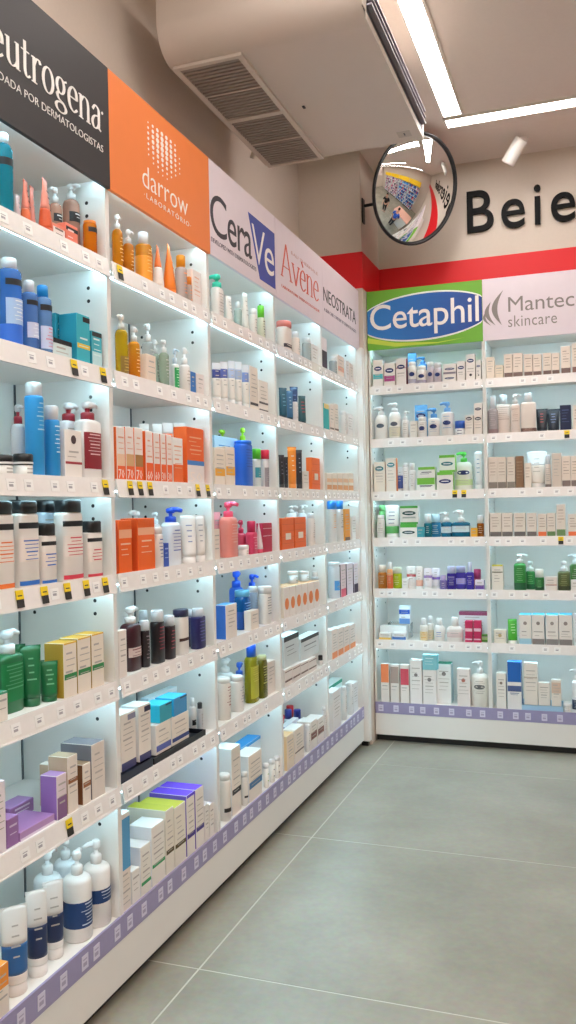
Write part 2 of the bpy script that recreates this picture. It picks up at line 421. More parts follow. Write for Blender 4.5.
def yl(k, pts):   # yellow tag pixels to shelf positions
    d = {}
    for i, x, y in pts:
        h = hit(x, y, 0, 0) if k < 5 else hit(x, y, 1, YBK)
        d.setdefault(i, []).append((h.y - (k - 1) * W) if k < 5 else h.x - (.035 + (k - 5) * W))
    return d
YT = {0: [(1, 71, 377), (1, 100, 383), (2, 102, 482), (3, 16, 603), (3, 41, 601), (3, 64, 597), (3, 83, 594), (3, 102, 590), (5, 66, 833)],
      1: [(0, 117, 283), (2, 127, 483), (2, 137, 483), (2, 147, 484), (2, 195, 486), (2, 205, 486)],
      5: [(2, 455, 489), (2, 464, 489)], 6: [(1, 567, 434), (3, 561, 542)]}
UL = ['white shelving unit under the black sign, nearest the viewer', 'white shelving unit under the orange sign', 'white shelving unit under the blue-block sign',
      'white shelving unit under the red-lettered sign', 'white shelving unit under the capital-lettered sign by the corner',
      'white shelving unit under the green-and-blue sign on the back wall', 'white shelving unit under the grey-leaf sign on the back wall']
for k in range(5): unit((0, (k - 1) * W, 0), PI / 2, UL[k], yl(k, YT.get(k, [])), seed=k + 1)
BX0 = .035
for k in (5, 6): unit((BX0 + (k - 5) * W, YBK, 0), 0, UL[k], yl(k, YT.get(k, [])), seed=k + 1)
# white filler post that closes the corner between the two runs
tag(bev(MB().box(-.03, .033, 4 * W + .004, 2.729, .03, 2.3, white_m).box(-.02, .02, 4 * W + .02, 2.729, .0005, .03, dark_m).obj('corner_post'), .002),
    'white vertical corner post where the two shelving runs meet', 'corner post')

# ------------------------------------------------------------------ header signs
fl = lambda u, v, w: (.0125 + w, u - .018, v)
SZ0, SZ1 = 2.29, 2.632
def sign(k, label, col):
    g = 'header signs above the shelving'
    if k < 5:
        y0, y1 = (k - 1) * W + .001, k * W - .001
        if k == 4: y1 += .03
        t = thing('header_sign', label, 'sign', (0, (y0 + y1) / 2, SZ0), 0, g)
        b = MB().box(-.02, .0125, y0, y1, TOPZ + .021, SZ1, paper(col)).box(.0008, .0125, y0, y1, SZ0, TOPZ + .021, paper(col))
    else:
        x0, x1 = BX0 + (k - 5) * W + .001, BX0 + (k - 4) * W - .001
        t = thing('header_sign', label, 'sign', ((x0 + x1) / 2, YBK, SZ0 + .02), 0, g)
        b = MB().box(x0, x1, YBK - .0125, YBK - .0008, SZ0 + .012, SZ1 + .015, paper(col))
    bpy.context.view_layer.update()
    o = b.obj('board', t); o.matrix_parent_inverse = t.matrix_world.inverted()
    return t
def art(mb, name, t, label=None):
    o = mb.obj(name, t); o.matrix_parent_inverse = t.matrix_world.inverted()
    if label: o['label'] = label
    return o
wt = paper('f5f0ec')
t = sign(0, 'black header sign with white serif lettering, nearest the viewer', '2a2628')
mb = MB(); 
xs0 = -.014; full = .55
serif(mb, 'Neutrogena', xs0 - full, xs0 - .012, 2.432, .064, fl, wt, .075, .028)
text(mb, '®', xs0 - .008, xs0, 2.485, 2.493, fl, wt)
art(mb, 'brand_lettering', t)
mb = MB(); text(mb, 'RECOMENDADA POR DERMATOLOGISTAS', -.608, -.017, 2.379, 2.398, fl, wt, -.014)
art(mb, 'tagline_lettering', t)
t = sign(1, 'orange header sign with white dotted emblem', 'e87f3d')
mb = MB()
for r_ in range(9):
    for c_ in range(8):
        u = .246 + c_ * .030; v = 2.574 - r_ * .0165
        dx, dy = (c_ - 3.2) / 4.2, (r_ - 3.2) / 5.2; q = 1 - (dx * dx + dy * dy)
        if q <= .03: continue
        rad = .0025 + .0082 * q * (1.15 - .08 * r_)
        vs = [(u + rad * math.cos(a), v + rad * .82 * math.sin(a)) for a in [2 * PI * k / 12 for k in range(12)]]
        put(mb, vs, [tuple(range(12))], fl, wt, .0008)
art(mb, 'dotted_emblem', t)
mb = MB(); text(mb, 'darrow', .204, .510, 2.365, 2.432, fl, wt, -.012); art(mb, 'brand_lettering', t)
mb = MB(); text(mb, '·LABORATÓRIO·', .212, .532, 2.334, 2.354, fl, wt, -.012, 1.35); art(mb, 'tagline_lettering', t)
lil = 'e3d6dd'
t = sign(2, 'pale header sign with large dark letters and blue block', lil)
dk = paper('2d2a35'); blu = paper('3a4aa3')
mb = MB()
text(mb, 'C', .692, .835, 2.372, 2.522, fl, dk, -.004, res=6); text(mb, 'era', .845, 1.082, 2.372, 2.472, fl, dk, .0, .93, res=6)
art(mb, 'brand_lettering', t)
mb = MB(); put(mb, [(1.050, 2.556), (1.345, 2.556), (1.345, 2.318), (1.165, 2.318)], [(0, 3, 2, 1)], fl, blu, .001); art(mb, 'blue_block', t)
mb = MB(); f2 = lambda u, v, w: (.0137 + w, u - .018, v)
text(mb, 'V', 1.083, 1.225, 2.372, 2.522, f2, wt, -.012); text(mb, 'e', 1.222, 1.328, 2.362, 2.472, f2, wt, -.005, res=6); art(mb, 'white_lettering', t)
mb = MB(); text(mb, 'DEVELOPED WITH DERMATOLOGISTS', .695, 1.125, 2.338, 2.354, fl, paper('6c6470'), -.01); art(mb, 'tagline_lettering', t)
t = sign(3, 'pale header sign with thin red serif lettering', lil)
av = paper('d8604e'); mb = MB()
serif(mb, 'AvEne', 1.425, 1.965, 2.398, .094, fl, av, .05, .026, .03); art(mb, 'brand_lettering', t)
mb = MB(); text(mb, 'EAU THERMALE', 1.56, 1.95, 2.528, 2.542, fl, paper('d9b3ae'), -.012); text(mb, 'LABORATOIRE DERMATOLOGIQUE', 1.425, 1.965, 2.346, 2.36, fl, av, -.014); art(mb, 'tagline_lettering', t)
t = sign(4, 'pale header sign with black capital lettering by the corner', lil)
mb = MB(); text(mb, 'NEOSTRATA', 2.04, 2.655, 2.425, 2.495, fl, paper('26232b'), -.004); art(mb, 'brand_lettering', t)
mb = MB(); text(mb, 'A SKIN CARE COMPANY BY DERMATOLOGISTS', 2.045, 2.655, 2.375, 2.392, fl, paper('8c8490'), -.012); art(mb, 'tagline_lettering', t)

fs_ = fb(YBK - .0125)
t = sign(5, 'green header sign with a blue oval and white letters', '6fae35')
mb = MB(); sx0, sx1 = BX0 + .002, BX0 + W - .002
def oval(mb, cx, cz, rx, rz, m, fn, th, tilt=0):
    pts = []
    for k in range(72):
        a = 2 * PI * k / 72; u = cx + rx * math.cos(a); v = cz + rz * math.sin(a) + tilt * rx * math.cos(a)
        pts.append((min(max(u, sx0), sx1), v))
    put(mb, pts, [tuple(range(72))], fn, m, th)
mb = MB(); oval(mb, .372, 2.474, .392, .140, paper('f0f3ee'), fs_, .0008, .03); art(mb, 'oval_outline', t)
def blue_mat():
    m = bpy.data.materials.new('m_blue_print'); m.use_nodes = True; nt = m.node_tree; b = nt.nodes['Principled BSDF']
    tc = nt.nodes.new('ShaderNodeTexCoord'); mp = nt.nodes.new('ShaderNodeMapping'); gr = nt.nodes.new('ShaderNodeTexGradient')
    rp = nt.nodes.new('ShaderNodeValToRGB'); rp.color_ramp.elements[0].color = lin('1f3f92'); rp.color_ramp.elements[1].color = lin('1c8ccb')
    mp.inputs['Rotation'].default_value = (0, math.radians(55), 0); mp.inputs['Scale'].default_value = (3.2, 1, 3.2)
    mp.inputs['Location'].default_value = (.75, 0, 0)
    nt.links.new(tc.outputs['Generated'], gr.inputs['Vector']); nt.links.new(gr.outputs['Fac'], rp.inputs[0]); nt.links.new(rp.outputs[0], b.inputs['Base Color'])
    rp.color_ramp.elements[0].color, rp.color_ramp.elements[1].color = lin('2b7fca'), lin('22408f')
    b.inputs['Roughness'].default_value = .5
    return m
mb = MB(); oval(mb, .372, 2.474, .386, .130, blue_mat(), fb(YBK - .0134), .0008, .03); art(mb, 'blue_oval', t)
mb = MB(); put(mb, [(sx0, 2.345), (sx0, 2.375), (.20, 2.335), (.45, 2.318), (.60, 2.33), (.45, 2.312), (.2, 2.312)], [(0, 1, 2, 3, 4, 5, 6)], fs_, paper('c3d64a'), .0006); art(mb, 'lime_swoosh', t)
mb = MB(); text(mb, 'Cetaphil', .055, .684, 2.368, 2.563, fb(YBK - .0143), wt, .004, .97, res=5); art(mb, 'brand_lettering', t)
t = sign(6, 'pale lilac header sign with grey leaf emblem and grey letters', 'e6dae2')
gy = paper('8b8481'); mb = MB()
text(mb, 'Mantecorp', .845, 1.372, 2.424, 2.533, fs_, gy, -.002, .98); text(mb, 'skincare', .843, 1.103, 2.366, 2.428, fs_, gy, -.004, 1.05); art(mb, 'brand_lettering', t)
mb = MB()
for bl_, (bx, bz, tx_, tz, bw) in enumerate(((.748, 2.384, .722, 2.462, .028), (.774, 2.383, .750, 2.516, .046), (.808, 2.382, .818, 2.574, .058))):
    vs = []
    for k in range(15):
        a = k / 14; x = bx + (tx_ - bx) * a; z = bz + (tz - bz) * a; q = math.sin(PI * a)
        vs += [(max(x - bw * q, sx0 + W), z), (max(x - bw * q * .48 + .0006, sx0 + W + .0005), z)]
    put(mb, vs, [(2 * i, 2 * i + 1, 2 * i + 3, 2 * i + 2) for i in range(14)], fb(YBK - .0125 - .0009 * bl_), gy, .0008)
art(mb, 'leaf_emblem', t)

# ------------------------------------------------------------------ products
def fillet_body(H, R, nr, sh, bf=.003):
    """outline of a bottle: base, straight side, rounded shoulder up to the neck radius nr"""
    p = [(R - bf, 0), (R, bf)]
    s0 = H - sh
    p.append((R, s0))
    for k in range(1, 6):
        a = PI / 2 * k / 5
        p.append((nr + (R - nr) * math.cos(a), s0 + sh * math.sin(a)))
    return p
_pc = {}
def q3(*a): return tuple(round(x, 3) if isinstance(x, float) else x for x in a)
TXT = 'bdb5af'
def front_marks(mb, x0, x1, y, z0, z1, tx, r, fn=None):
    """rows of small print on a front at depth y"""
    m = paper(tx); w = x1 - x0; h = z1 - z0; z = z1
    n = max(2, min(6, int(h / .014)))
    for k in range(n):
        zz = z1 - h * (k + .5) / n; t = (.0024 if k % 3 == 0 else .0012); a = r.uniform(.10, .22); b = a if r.random() < .6 else r.uniform(.2, .45)
        mb.quad((x0 + w * a, y, zz - t), (x1 - w * b, y, zz - t), (x1 - w * b, y, zz + t), (x0 + w * a, y, zz + t), m)
def logo_oval(mb, cx, cz, rx, rz, y, col):
    pts = [(cx + rx * math.cos(a), y, cz + rz * math.sin(a)) for a in [2 * PI * k / 18 for k in range(18)]]
    mb.add(pts, [tuple(range(18))], paper(col)); 
    mb.quad((cx - rx * .6, y - .0002, cz - rz * .18), (cx + rx * .6, y - .0002, cz - rz * .18), (cx + rx * .6, y - .0002, cz + rz * .2), (cx - rx * .6, y - .0002, cz + rz * .2), paper('f0f2f4'))

def mk_carton(root, w, dp, h, o, r):
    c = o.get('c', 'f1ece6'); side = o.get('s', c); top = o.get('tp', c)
    bm = bmesh.new(); bmesh.ops.create_cube(bm, size=1)
    for v in bm.verts: v.co = Vector((v.co.x * w, (v.co.y + .5) * dp, (v.co.z + .5) * h))
    bm.normal_update()
    for f in bm.faces:
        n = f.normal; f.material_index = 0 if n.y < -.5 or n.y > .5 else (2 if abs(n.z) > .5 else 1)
    bmesh.ops.bevel(bm, geom=list(bm.edges), offset=min(.0014, w * .06), segments=1, affect='EDGES')
    me = bpy.data.meshes.new('carton')
    bm.to_mesh(me); bm.free()
    V = [tuple(v.co) for v in me.vertices]; F = [tuple(p.vertices) for p in me.polygons]; I = [p.material_index for p in me.polygons]
    bpy.data.meshes.remove(me)
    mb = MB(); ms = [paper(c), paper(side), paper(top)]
    for f, i in zip(F, I): mb.f.append(f); mb.m.append(mb.mi(ms[i])); mb.sm.append(False)
    mb.v = list(V); e = .0004; hw = w / 2 - .0012
    for f0, f1, col in o.get('bands', []):
        mb.quad((-hw, -e, f0 * h), (hw, -e, f0 * h), (hw, -e, f1 * h), (-hw, -e, f1 * h), paper(col))
        if o.get('wrap'):
            mb.quad((-w / 2 - e, dp - .001, f0 * h), (-w / 2 - e, .001, f0 * h), (-w / 2 - e, .001, f1 * h), (-w / 2 - e, dp - .001, f1 * h), paper(col))
    if o.get('corner'):
        mb.quad((-hw * .1, -2 * e, h * .86), (hw, -2 * e, h * .86), (hw, -2 * e, h * .96), (-hw * .1, -2 * e, h * .96), paper(o['corner']))
    if o.get('oval'): logo_oval(mb, 0, h * o.get('ovz', .68), w * .38, min(h * .12, w * .22), -2 * e, o['oval'])
    if o.get('tx', TXT): front_marks(mb, -hw, hw, -2 * e, h * o.get('t0', .30), h * o.get('t1', .86), o.get('tx', TXT), r)
    if o.get('num'): text(mb, o['num'], -hw * .75, hw * .75, h * .05, h * .22, lambda u, v, w_: (u, -e - w_, v), paper('f7e9df'), .0, th=.0003, res=1)
    if o.get('grid'):
        for k in range(1, 5): mb.quad((-hw, -2 * e, h * k / 5 - .0006), (hw, -2 * e, h * k / 5 - .0006), (hw, -2 * e, h * k / 5 + .0006), (-hw, -2 * e, h * k / 5 + .0006), paper('c9541d'))
        mb.quad((-hw * .45, -3 * e, h * .32), (hw * .45, -3 * e, h * .32), (hw * .45, -3 * e, h * .52), (-hw * .45, -3 * e, h * .52), paper('f3e5d5'))
    if o.get('disc'):
        pts = [(w * o.get('dr', .15) * math.cos(a), -2 * e, h * o.get('dz', .5) + min(w, h) * o.get('dr', .15) * math.sin(a)) for a in [2 * PI * k / 14 for k in range(14)]]
        mb.add(pts, [tuple(range(14))], paper(o['disc']))
    mb.obj('box', root)

def lab_shell(root, R, asp, n, H, labs, r, full=False, tx=None):
    for f0, f1, col in labs:
        mb = MB(); z0, z1 = f0 * H, f1 * H; Rr = R + .0006
        arc = None if full else (-PI / 2 - 1.15, -PI / 2 + 1.15)
        mb.lathe([(Rr, z0), (Rr, z1)], paper(col), 1, asp, n, 18, arc, capb=False, capt=False)
        if tx and z1 - z0 > .02:
            k = 0; z = z1 - .006
            while z > z0 + .005 and k < 7:
                a = r.uniform(.35, .8); t = .0022 if k % 3 == 0 else .0012
                mb.lathe([(Rr + .0004, z - t), (Rr + .0004, z + t)], paper(tx), 1, asp, n, 8, (-PI / 2 - a, -PI / 2 + a), capb=False, capt=False)
                z -= .009; k += 1
        mb.obj('label', root)

def mk_bottle(root, w, dp, h, o, r, pump=False):
    R = w / 2; n = o.get('n', 2); asp = dp / w
    hb = o['hb']; c = o.get('c', 'f2efec'); capc = o.get('cap', 'f4f2f0'); cm = lq(c) if o.get('lq') else pm(c)
    cw = o.get('cw', .55 if pump else .62); nr = R * cw * .86
    sh = o.get('sh', .11) * hb; sh = min(sh, hb * .5)
    off = R * asp
    body = MB().lathe([(a, z) for a, z in fillet_body(hb, R, nr, sh)], cm, 1, asp, n, 24, cy=0)
    if o.get('low'):                                               # a lower part in a second colour
        f, col = o['low']; body.lathe([(R + .0003, .004), (R + .0003, f * hb)], pm(col), 1, asp, n, 24, capb=False, capt=False)
    M = Matrix.Translation((0, off, 0))
    body.obj('body', root, M)
    lab_root = root
    labs = o.get('lab', [])
    if labs:
        for f0, f1, col in labs:
            mb = MB(); z0, z1 = f0 * hb, min(f1 * hb, hb - sh); Rr = R + .0007
            arc = None if o.get('full') else (-PI / 2 - 1.2, -PI / 2 + 1.2)
            mb.lathe([(Rr, z0), (Rr, z1)], paper(col), 1, asp, n, 18, arc, capb=False, capt=False)
            if z1 - z0 > .016:
                k = 0; z = z1 - .006; tx = o.get('tx', 'b9b3b0')
                while tx and z > z0 + .004 and k < 7:
                    a = r.uniform(.3, .75); t = .0016 if k % 3 == 0 else .0009
                    mb.lathe([(Rr + .0004, z - t), (Rr + .0004, z + t)], paper(tx), 1, asp, n, 8, (-PI / 2 - a, -PI / 2 + a), capb=False, capt=False)
                    z -= .009; k += 1
            mb.obj('label', root, M)
    if not labs and o.get('tx', 'bdb5af') and not o.get('plain'):
        mb = MB(); z = hb - sh - .012; k = 0; tx = o.get('tx', 'bdb5af')
        while z > hb * .25 and k < 7:
            a = r.uniform(.3, .7); t = .0017 if k % 3 == 0 else .0009
            mb.lathe([(R + .0005, z - t), (R + .0005, z + t)], paper(tx), 1, asp, n, 8, (-PI / 2 - a, -PI / 2 + a), capb=False, capt=False); z -= .011; k += 1
        if mb.v: mb.obj('label', root, M)
    if o.get('oval'):
        mb = MB(); zc = hb * o.get('ovz', .55); rz = min(.013, hb * .13); q = 16; a0 = .62
        vs = []
        for k in range(q):
            g = 2 * PI * k / q; a = -PI / 2 + a0 * math.cos(g); cc, ss = math.cos(a), math.sin(a); Rr = R + .0014
            vs.append((Rr * math.copysign(abs(cc) ** (2 / n), cc), Rr * asp * math.copysign(abs(ss) ** (2 / n), ss), zc + rz * math.sin(g)))
        vs.append((0, -(R + .0022) * asp, zc))
        mb.add(vs, [(k, (k + 1) % q, q) for k in range(q)], paper(o['oval'])); mb.obj('emblem', root, M)
    cr = R * cw; H = h - hb; pmt = pm(capc)
    sq = o.get('capasp', 1 if n == 2 else min(1, asp * 1.3))
    if not pump:
        mb = MB().lathe([(cr, -.001), (cr, H - .003), (cr - .003, H)] if H > .006 else [(cr, -.001), (cr, H)], pmt, 1, max(sq, asp * .9) if o.get('wide') else sq, n if o.get('wide') else 2, 20)
        mb.obj('cap', root, Matrix.Translation((0, off, hb)))
    else:
        ang = o.get('sp', r.choice([0, 0, 180, -70, -110])); d = Vector((math.cos(math.radians(ang)), math.sin(math.radians(ang)), 0))
        cr = max(min(cr, .019), .007); hm = pm(o.get('head', capc))
        mb = MB().lathe([(cr, -.001), (cr, H * .34), (cr * .8, H * .40), (cr * .34, H * .42), (cr * .42, H * .70)], pmt, seg=18)
        mb.lathe([(cr * .6, H * .62), (cr * .82, H * .70), (cr * .82, H * .92), (cr * .55, H)], hm, seg=18)
        L = max(.020, min(.042, w * .62))
        mb.tube([Vector((0, 0, H * .86)), d * L * .6 + Vector((0, 0, H * .88)), d * L + Vector((0, 0, H * .78))], [cr * .5, cr * .44, cr * .34], hm, 8)
        mb.obj('pump_head', root, Matrix.Translation((0, off, hb)))
def mk_pump(root, w, dp, h, o, r): mk_bottle(root, w, dp, h, o, r, True)

def mk_tube(root, w, dp, h, o, r):
    R = w / 2; c = o.get('c', 'f2efec'); ch = o.get('ch', .14) * h; N = 22; wide = o.get('wd', 1.12)
    rot = Matrix.Translation((0, dp / 2, 0)) @ Matrix.Rotation(math.radians(o.get('rot', 0)), 4, 'Z')
    mb = MB(); K = 9; segs = o.get('zones', [(0, 1, c)])
    for f0, f1, col in segs:
        vs = []; fs = []
        for j in range(K):
            f = f0 + (f1 - f0) * j / (K - 1); z = ch + (h - ch) * f; g = f ** 1.25
            rx = R * (1 + (wide - 1) * f) if f > 0 else R; ry = R * (1 - g) + .0012 * g
            for k in range(N):
                a = 2 * PI * k / N; vs.append((rx * math.cos(a), ry * math.sin(a), z))
        for j in range(K - 1):
            for k in range(N): fs.append((j * N + k, j * N + (k + 1) % N, (j + 1) * N + (k + 1) % N, (j + 1) * N + k))
        fs.append(tuple((K - 1) * N + k for k in range(N))); fs.append(tuple(reversed(range(N))))
        mb.add(vs, fs, pm(col), True)
    # crimped end strip
    mb.box(-R * wide, R * wide, -.0014, .0014, h - .008, h, pm(o.get('crimp', segs[-1][2])))
    if o.get('tx', 'bdb5af'):
        m = paper(o.get('tx', 'bdb5af'))
        for k in range(4):
            f = .75 - k * .13; z = ch + (h - ch) * f; ry = R * (1 - f ** 1.25) + .0022; a = R * r.uniform(.25, .5)
            mb.quad((-a, -ry, z - .0018), (a, -ry, z - .0018), (a, -ry + .0006, z + .0018), (-a, -ry + .0006, z + .0018), m)
    mb.obj('body', root, rot)
    MB().lathe([(R * .92, 0), (R * .96, .002), (R * .96, ch)], pm(o.get('cap', c)), seg=N).obj('cap', root, rot)

def mk_jar(root, w, dp, h, o, r):
    R = w / 2; c = o.get('c', 'f1ede8'); M = Matrix.Translation((0, R, 0)); f = o.get('lf', .45)
    mb = MB().lathe([(R * .84, 0), (R * .95, .003), (R * .96, h * (1 - f))], lq(c) if o.get('lq') else pm(c), seg=26)
    mb.obj('body', root, M)
    mb = MB().lathe([(R, h * (1 - f)), (R, h - .003), (R - .003, h)], pm(o.get('cap', 'f4f2f0')), seg=26)
    if o.get('ring'): mb.lathe([(R + .0006, h * (1 - f) + .003), (R + .0006, h * (1 - f) + .008)], pm(o['ring']), seg=26, capb=False, capt=False)
    mb.obj('lid', root, M)
    if o.get('tx', 'bdb5af'):
        mb = MB(); 
        for k in range(2):
            z = h * (1 - f) * (.7 - .35 * k); mb.lathe([(R * .965, z - .002), (R * .965, z + .002)], paper(o.get('tx', 'bdb5af')), seg=8, arc=(-PI / 2 - .5, -PI / 2 + .5), capb=False, capt=False)
        mb.obj('label', root, M)

def mk_riser(root, w, dp, h, o, r):
    m = mat('dfe9ec', .1, trans=.7); mb = MB()
    mb.box(-w / 2, w / 2, 0, dp, h - .003, h, m).box(-w / 2, -w / 2 + .003, 0, dp, 0, h - .003, m).box(w / 2 - .003, w / 2, 0, dp, 0, h - .003, m)
    mb.obj('stand', root)
def mk_tray(root, w, dp, h, o, r):
    m = mat(o.get('c', '1d2233'), .35); t = .004; mb = MB()
    mb.box(-w / 2, w / 2, 0, dp, 0, t, m).box(-w / 2, w / 2, 0, t, t, h, m).box(-w / 2, w / 2, dp - t, dp, t, h * 1.6, m)
    mb.box(-w / 2, -w / 2 + t, t, dp - t, t, h, m).box(w / 2 - t, w / 2, t, dp - t, t, h, m)
    mb.obj('tray', root)

KIND = {'B': ('carton', 'box', mk_carton, 'cartons'), 'b': ('bottle', 'bottle', mk_bottle, 'bottles'), 'p': ('pump_bottle', 'pump bottle', mk_pump, 'pump bottles'),
        't': ('squeeze_tube', 'tube', mk_tube, 'tubes'), 'j': ('jar', 'jar', mk_jar, 'jars'), 'r': ('display_riser', 'display stand', mk_riser, 'stands'), 'y': ('display_tray', 'display tray', mk_tray, 'trays')}
ROWS = ['top', 'second', 'third', 'fourth', 'fifth', 'sixth', 'bottom']
ITEMS = []; LOG = []
def row(bay, i, items, seed=0):
    left = bay < 5; ax = 0 if left else 1
    r = random.Random(bay * 100 + i * 7 + seed)
    a_lo = ((bay - 1) * W if left else BX0 + (bay - 5) * W) + .0125; a_hi = a_lo + W - .025
    z0 = SHZ[i] - .004 + .0002; zmax = (SHZ[i - 1] - .034 if i else TOPZ - .026)
    placed = []
    def at(x, y, d):
        h = hit(x, y, ax, -d if left else YBK + d); return (h.y if left else h.x), h.z
    for it in items:
        k, x0, x1, yt, d, look = it[:6]; o = dict(it[6]) if len(it) > 6 else {}
        d /= 1000; base = z0; xm = (x0 + x1) / 2; prev = placed[-1] if placed else None
        if o.get('st'): base = placed[-o['st']][5] + .0004
        sc = 1.0; ok = False; first = d
        for att in range(90):
            a, zt = at(xm, yt, d)
            P = (-d, a, base) if left else (a, YBK + d, base)
            yb = px(P)[1]; ym = (yt + yb) / 2
            if k in 'Bry':
                a0 = at(x0, ym, d)[0]; a1 = at(x1, ym, d)[0]; w = (a1 - a0) * sc; a = (a0 + a1) / 2
                dp = o.get('dp', max(.025, min(.11, w * .9))) * (sc if att > 40 else 1)
                if left: zt = at(xm, yt, d)[1]
            else:
                zc = px(P)[2]; w = (x1 - x0) * zc / FOC * sc
                if o.get('asp', 1) < 1 and k in 'bp':       # a flat bottle seen at a slant
                    hx, hy = P[0] - CAM.x, P[1] - CAM.y; L_ = math.hypot(hx, hy); s_ = abs(hx if left else hy) / L_
                    w /= math.sqrt(s_ * s_ + o['asp'] ** 2 * (1 - s_ * s_))
                dp = w * o.get('asp', 1.0)
                if k == 't' and 'rot' not in o: o['rot'] = -42 if left else 0
                w0 = w; cd = d + dp / 2; a = at(xm, ym, cd)[0]; zt = at(xm, yt, cd)[1]
                if k == 't':
                    m_ = o.get('wd', 1.12) * .5 * w; rr = math.radians(o.get('rot', 0))
                    ex = max(abs(math.cos(rr)) * m_, w / 2); ey = max(abs(math.sin(rr)) * m_, w / 2)
            zt = min(zt, zmax)
            h = zt - base
            hw = w / 2
            if k == 't': lo, hi, dlo, dhi = a - ex, a + ex, d + dp / 2 - ey, d + dp / 2 + ey
            else: lo, hi, dlo, dhi = a - hw, a + hw, d, d + dp
            if hi > a_hi: sft = hi - a_hi; a -= sft; lo -= sft; hi -= sft
            if lo < a_lo: sft = a_lo - lo; a += sft; lo += sft; hi += sft
            if dlo < .002: d += .002 - dlo + .001; continue
            if dhi > DEP - .012:
                if att < 60: d = first; sc *= .92
                else: d -= .004
                if k == 'B' and att > 8: o['dp'] = dp * .85
                continue
            bad = False
            for (l, g, u, v, zb, zt2) in placed:
                if lo < g - .0004 and hi > l + .0004 and dlo < v - .0004 and dhi > u + .0004 and base < zt2 - .0003 and zt > zb + .0003: bad = True; break
            if not bad: ok = True; break
            d += .006
        if not ok: LOG.append(('FAIL', bay, i, look, x0)); continue
        if sc < .9 or d - first > .06: LOG.append(('adj', bay, i, look, x0, round(sc, 2), round(first, 3), round(d, 3)))
        if h < .01: LOG.append(('low', bay, i, look, x0, h)); continue
        placed.append((lo, hi, dlo, dhi, base, base + h))
        if k in 'bp':
            yb_ = o.get('yb'); 
            if yb_ is None: o['hb'] = h * (.78 if k == 'p' else .86)
            else: o['hb'] = max(.3 * h, min(.96 * h, at(xm, yb_, d + dp / 2)[1] - base))
        if k == 'p':                                            # keep the spout clear of the side panels
            o.setdefault('sp', r.choice([0, 0, 180, -70, -110])); q_ = math.cos(math.radians(o['sp'])) * .045
            if a + q_ > a_hi or a + q_ < a_lo: o['sp'] = -90
        nm, cat, fn, pl = KIND[k]
        loc = (-d, a, base) if left else (a, YBK + d, base)
        root = thing(o.get('name', nm), '', o.get('cat', cat), loc, PI / 2 if left else 0, '%s on the %s shelf under the %s sign' % (o.get('pl', pl), ROWS[i], BAYS[bay]))
        fn(root, w, dp, h, o, r)
        ITEMS.append((root, look, bay, i, a, base))
ORD = ['first', 'second', 'third', 'fourth', 'fifth', 'sixth', 'seventh', 'eighth', 'ninth', 'tenth', 'eleventh']
def finish_labels():
    fam = {}
    for q in ITEMS: fam.setdefault((q[1], q[2], q[3]), []).append(q)
    for (look, bay, i), L in fam.items():
        where = '%s shelf under %s sign' % (ROWS[i], BAYS[bay])
        L.sort(key=lambda q: (round(q[5], 2), q[4]))
        for n, q in enumerate(L):
            if len(L) == 1: s = '%s, %s' % (look, where)
            elif len(L) == 2: s = '%s, %s of two, %s' % (look, ['left', 'right'][n], where)
            else: s = '%s, %s from left, %s' % (look, ORD[n], where)
            q[0]['label'] = s

# ---- under the black sign
BK = '17171a'
row(0, 0, [
 ('b', -6, 13, 134, 25, 'tall teal bottle with black band', dict(yb=145, c='2aa6bd', lq=1, cap='f4f4f4', lab=[(.70, .80, BK)], full=1, cw=.6, tx=None)),
 ('t', 38, 52, 180, 10, 'salmon tube with dark orange lower half', dict(zones=[(0, .38, 'd9541f'), (.38, 1, 'f59a85')], rot=18, cap='d9541f', tx=BK, wd=1.0)),
 ('t', 20, 31, 181, 25, 'salmon tube with pointed crimped end', dict(zones=[(0, .3, 'd9602f'), (.3, 1, 'f38d78')], rot=18, cap='e2764a', tx=BK, wd=1.0)),
 ('B', 53, 65, 225, 10, 'coral carton with white barcode sticker', dict(c='ee8a72', bands=[(.3, .8, 'f3e6e0')], tx='7d6a66', dp=.03)),
 ('B', 66, 78, 225, 10, 'plain coral carton with black band', dict(c='ef836b', bands=[(.7, .86, BK)], tx='f6d8cf', dp=.03)),
 ('b', 83, 97, 222, 10, 'orange bottle with black band', dict(yb=224, c='f08a1c', lq=1, cap='e98a22', lab=[(.72, .86, BK)], cw=.9, sh=.08, tx='d8c9a8')),
 ('p', 49, 62, 188, 75, 'clear peach pump bottle, black label high', dict(yb=204, c='e9b7a0', lq=1, lab=[(.62, .78, BK)], tx='d8d8d8', sp=180)),
 ('p', 67, 84, 187, 70, 'wider clear peach pump bottle', dict(yb=203, c='e3b09a', lq=1, lab=[(.62, .78, BK)], tx='d8d8d8', sp=0)),
 ('t', 13, 22, 195, 70, 'pale pink tube behind the salmon tubes', dict(c='f3d7d2', rot=12, wd=1.0)),
 ('t', 28, 36, 187, 90, 'coral tube behind the salmon tubes', dict(c='f08f7d', rot=12, wd=1.0)),
])
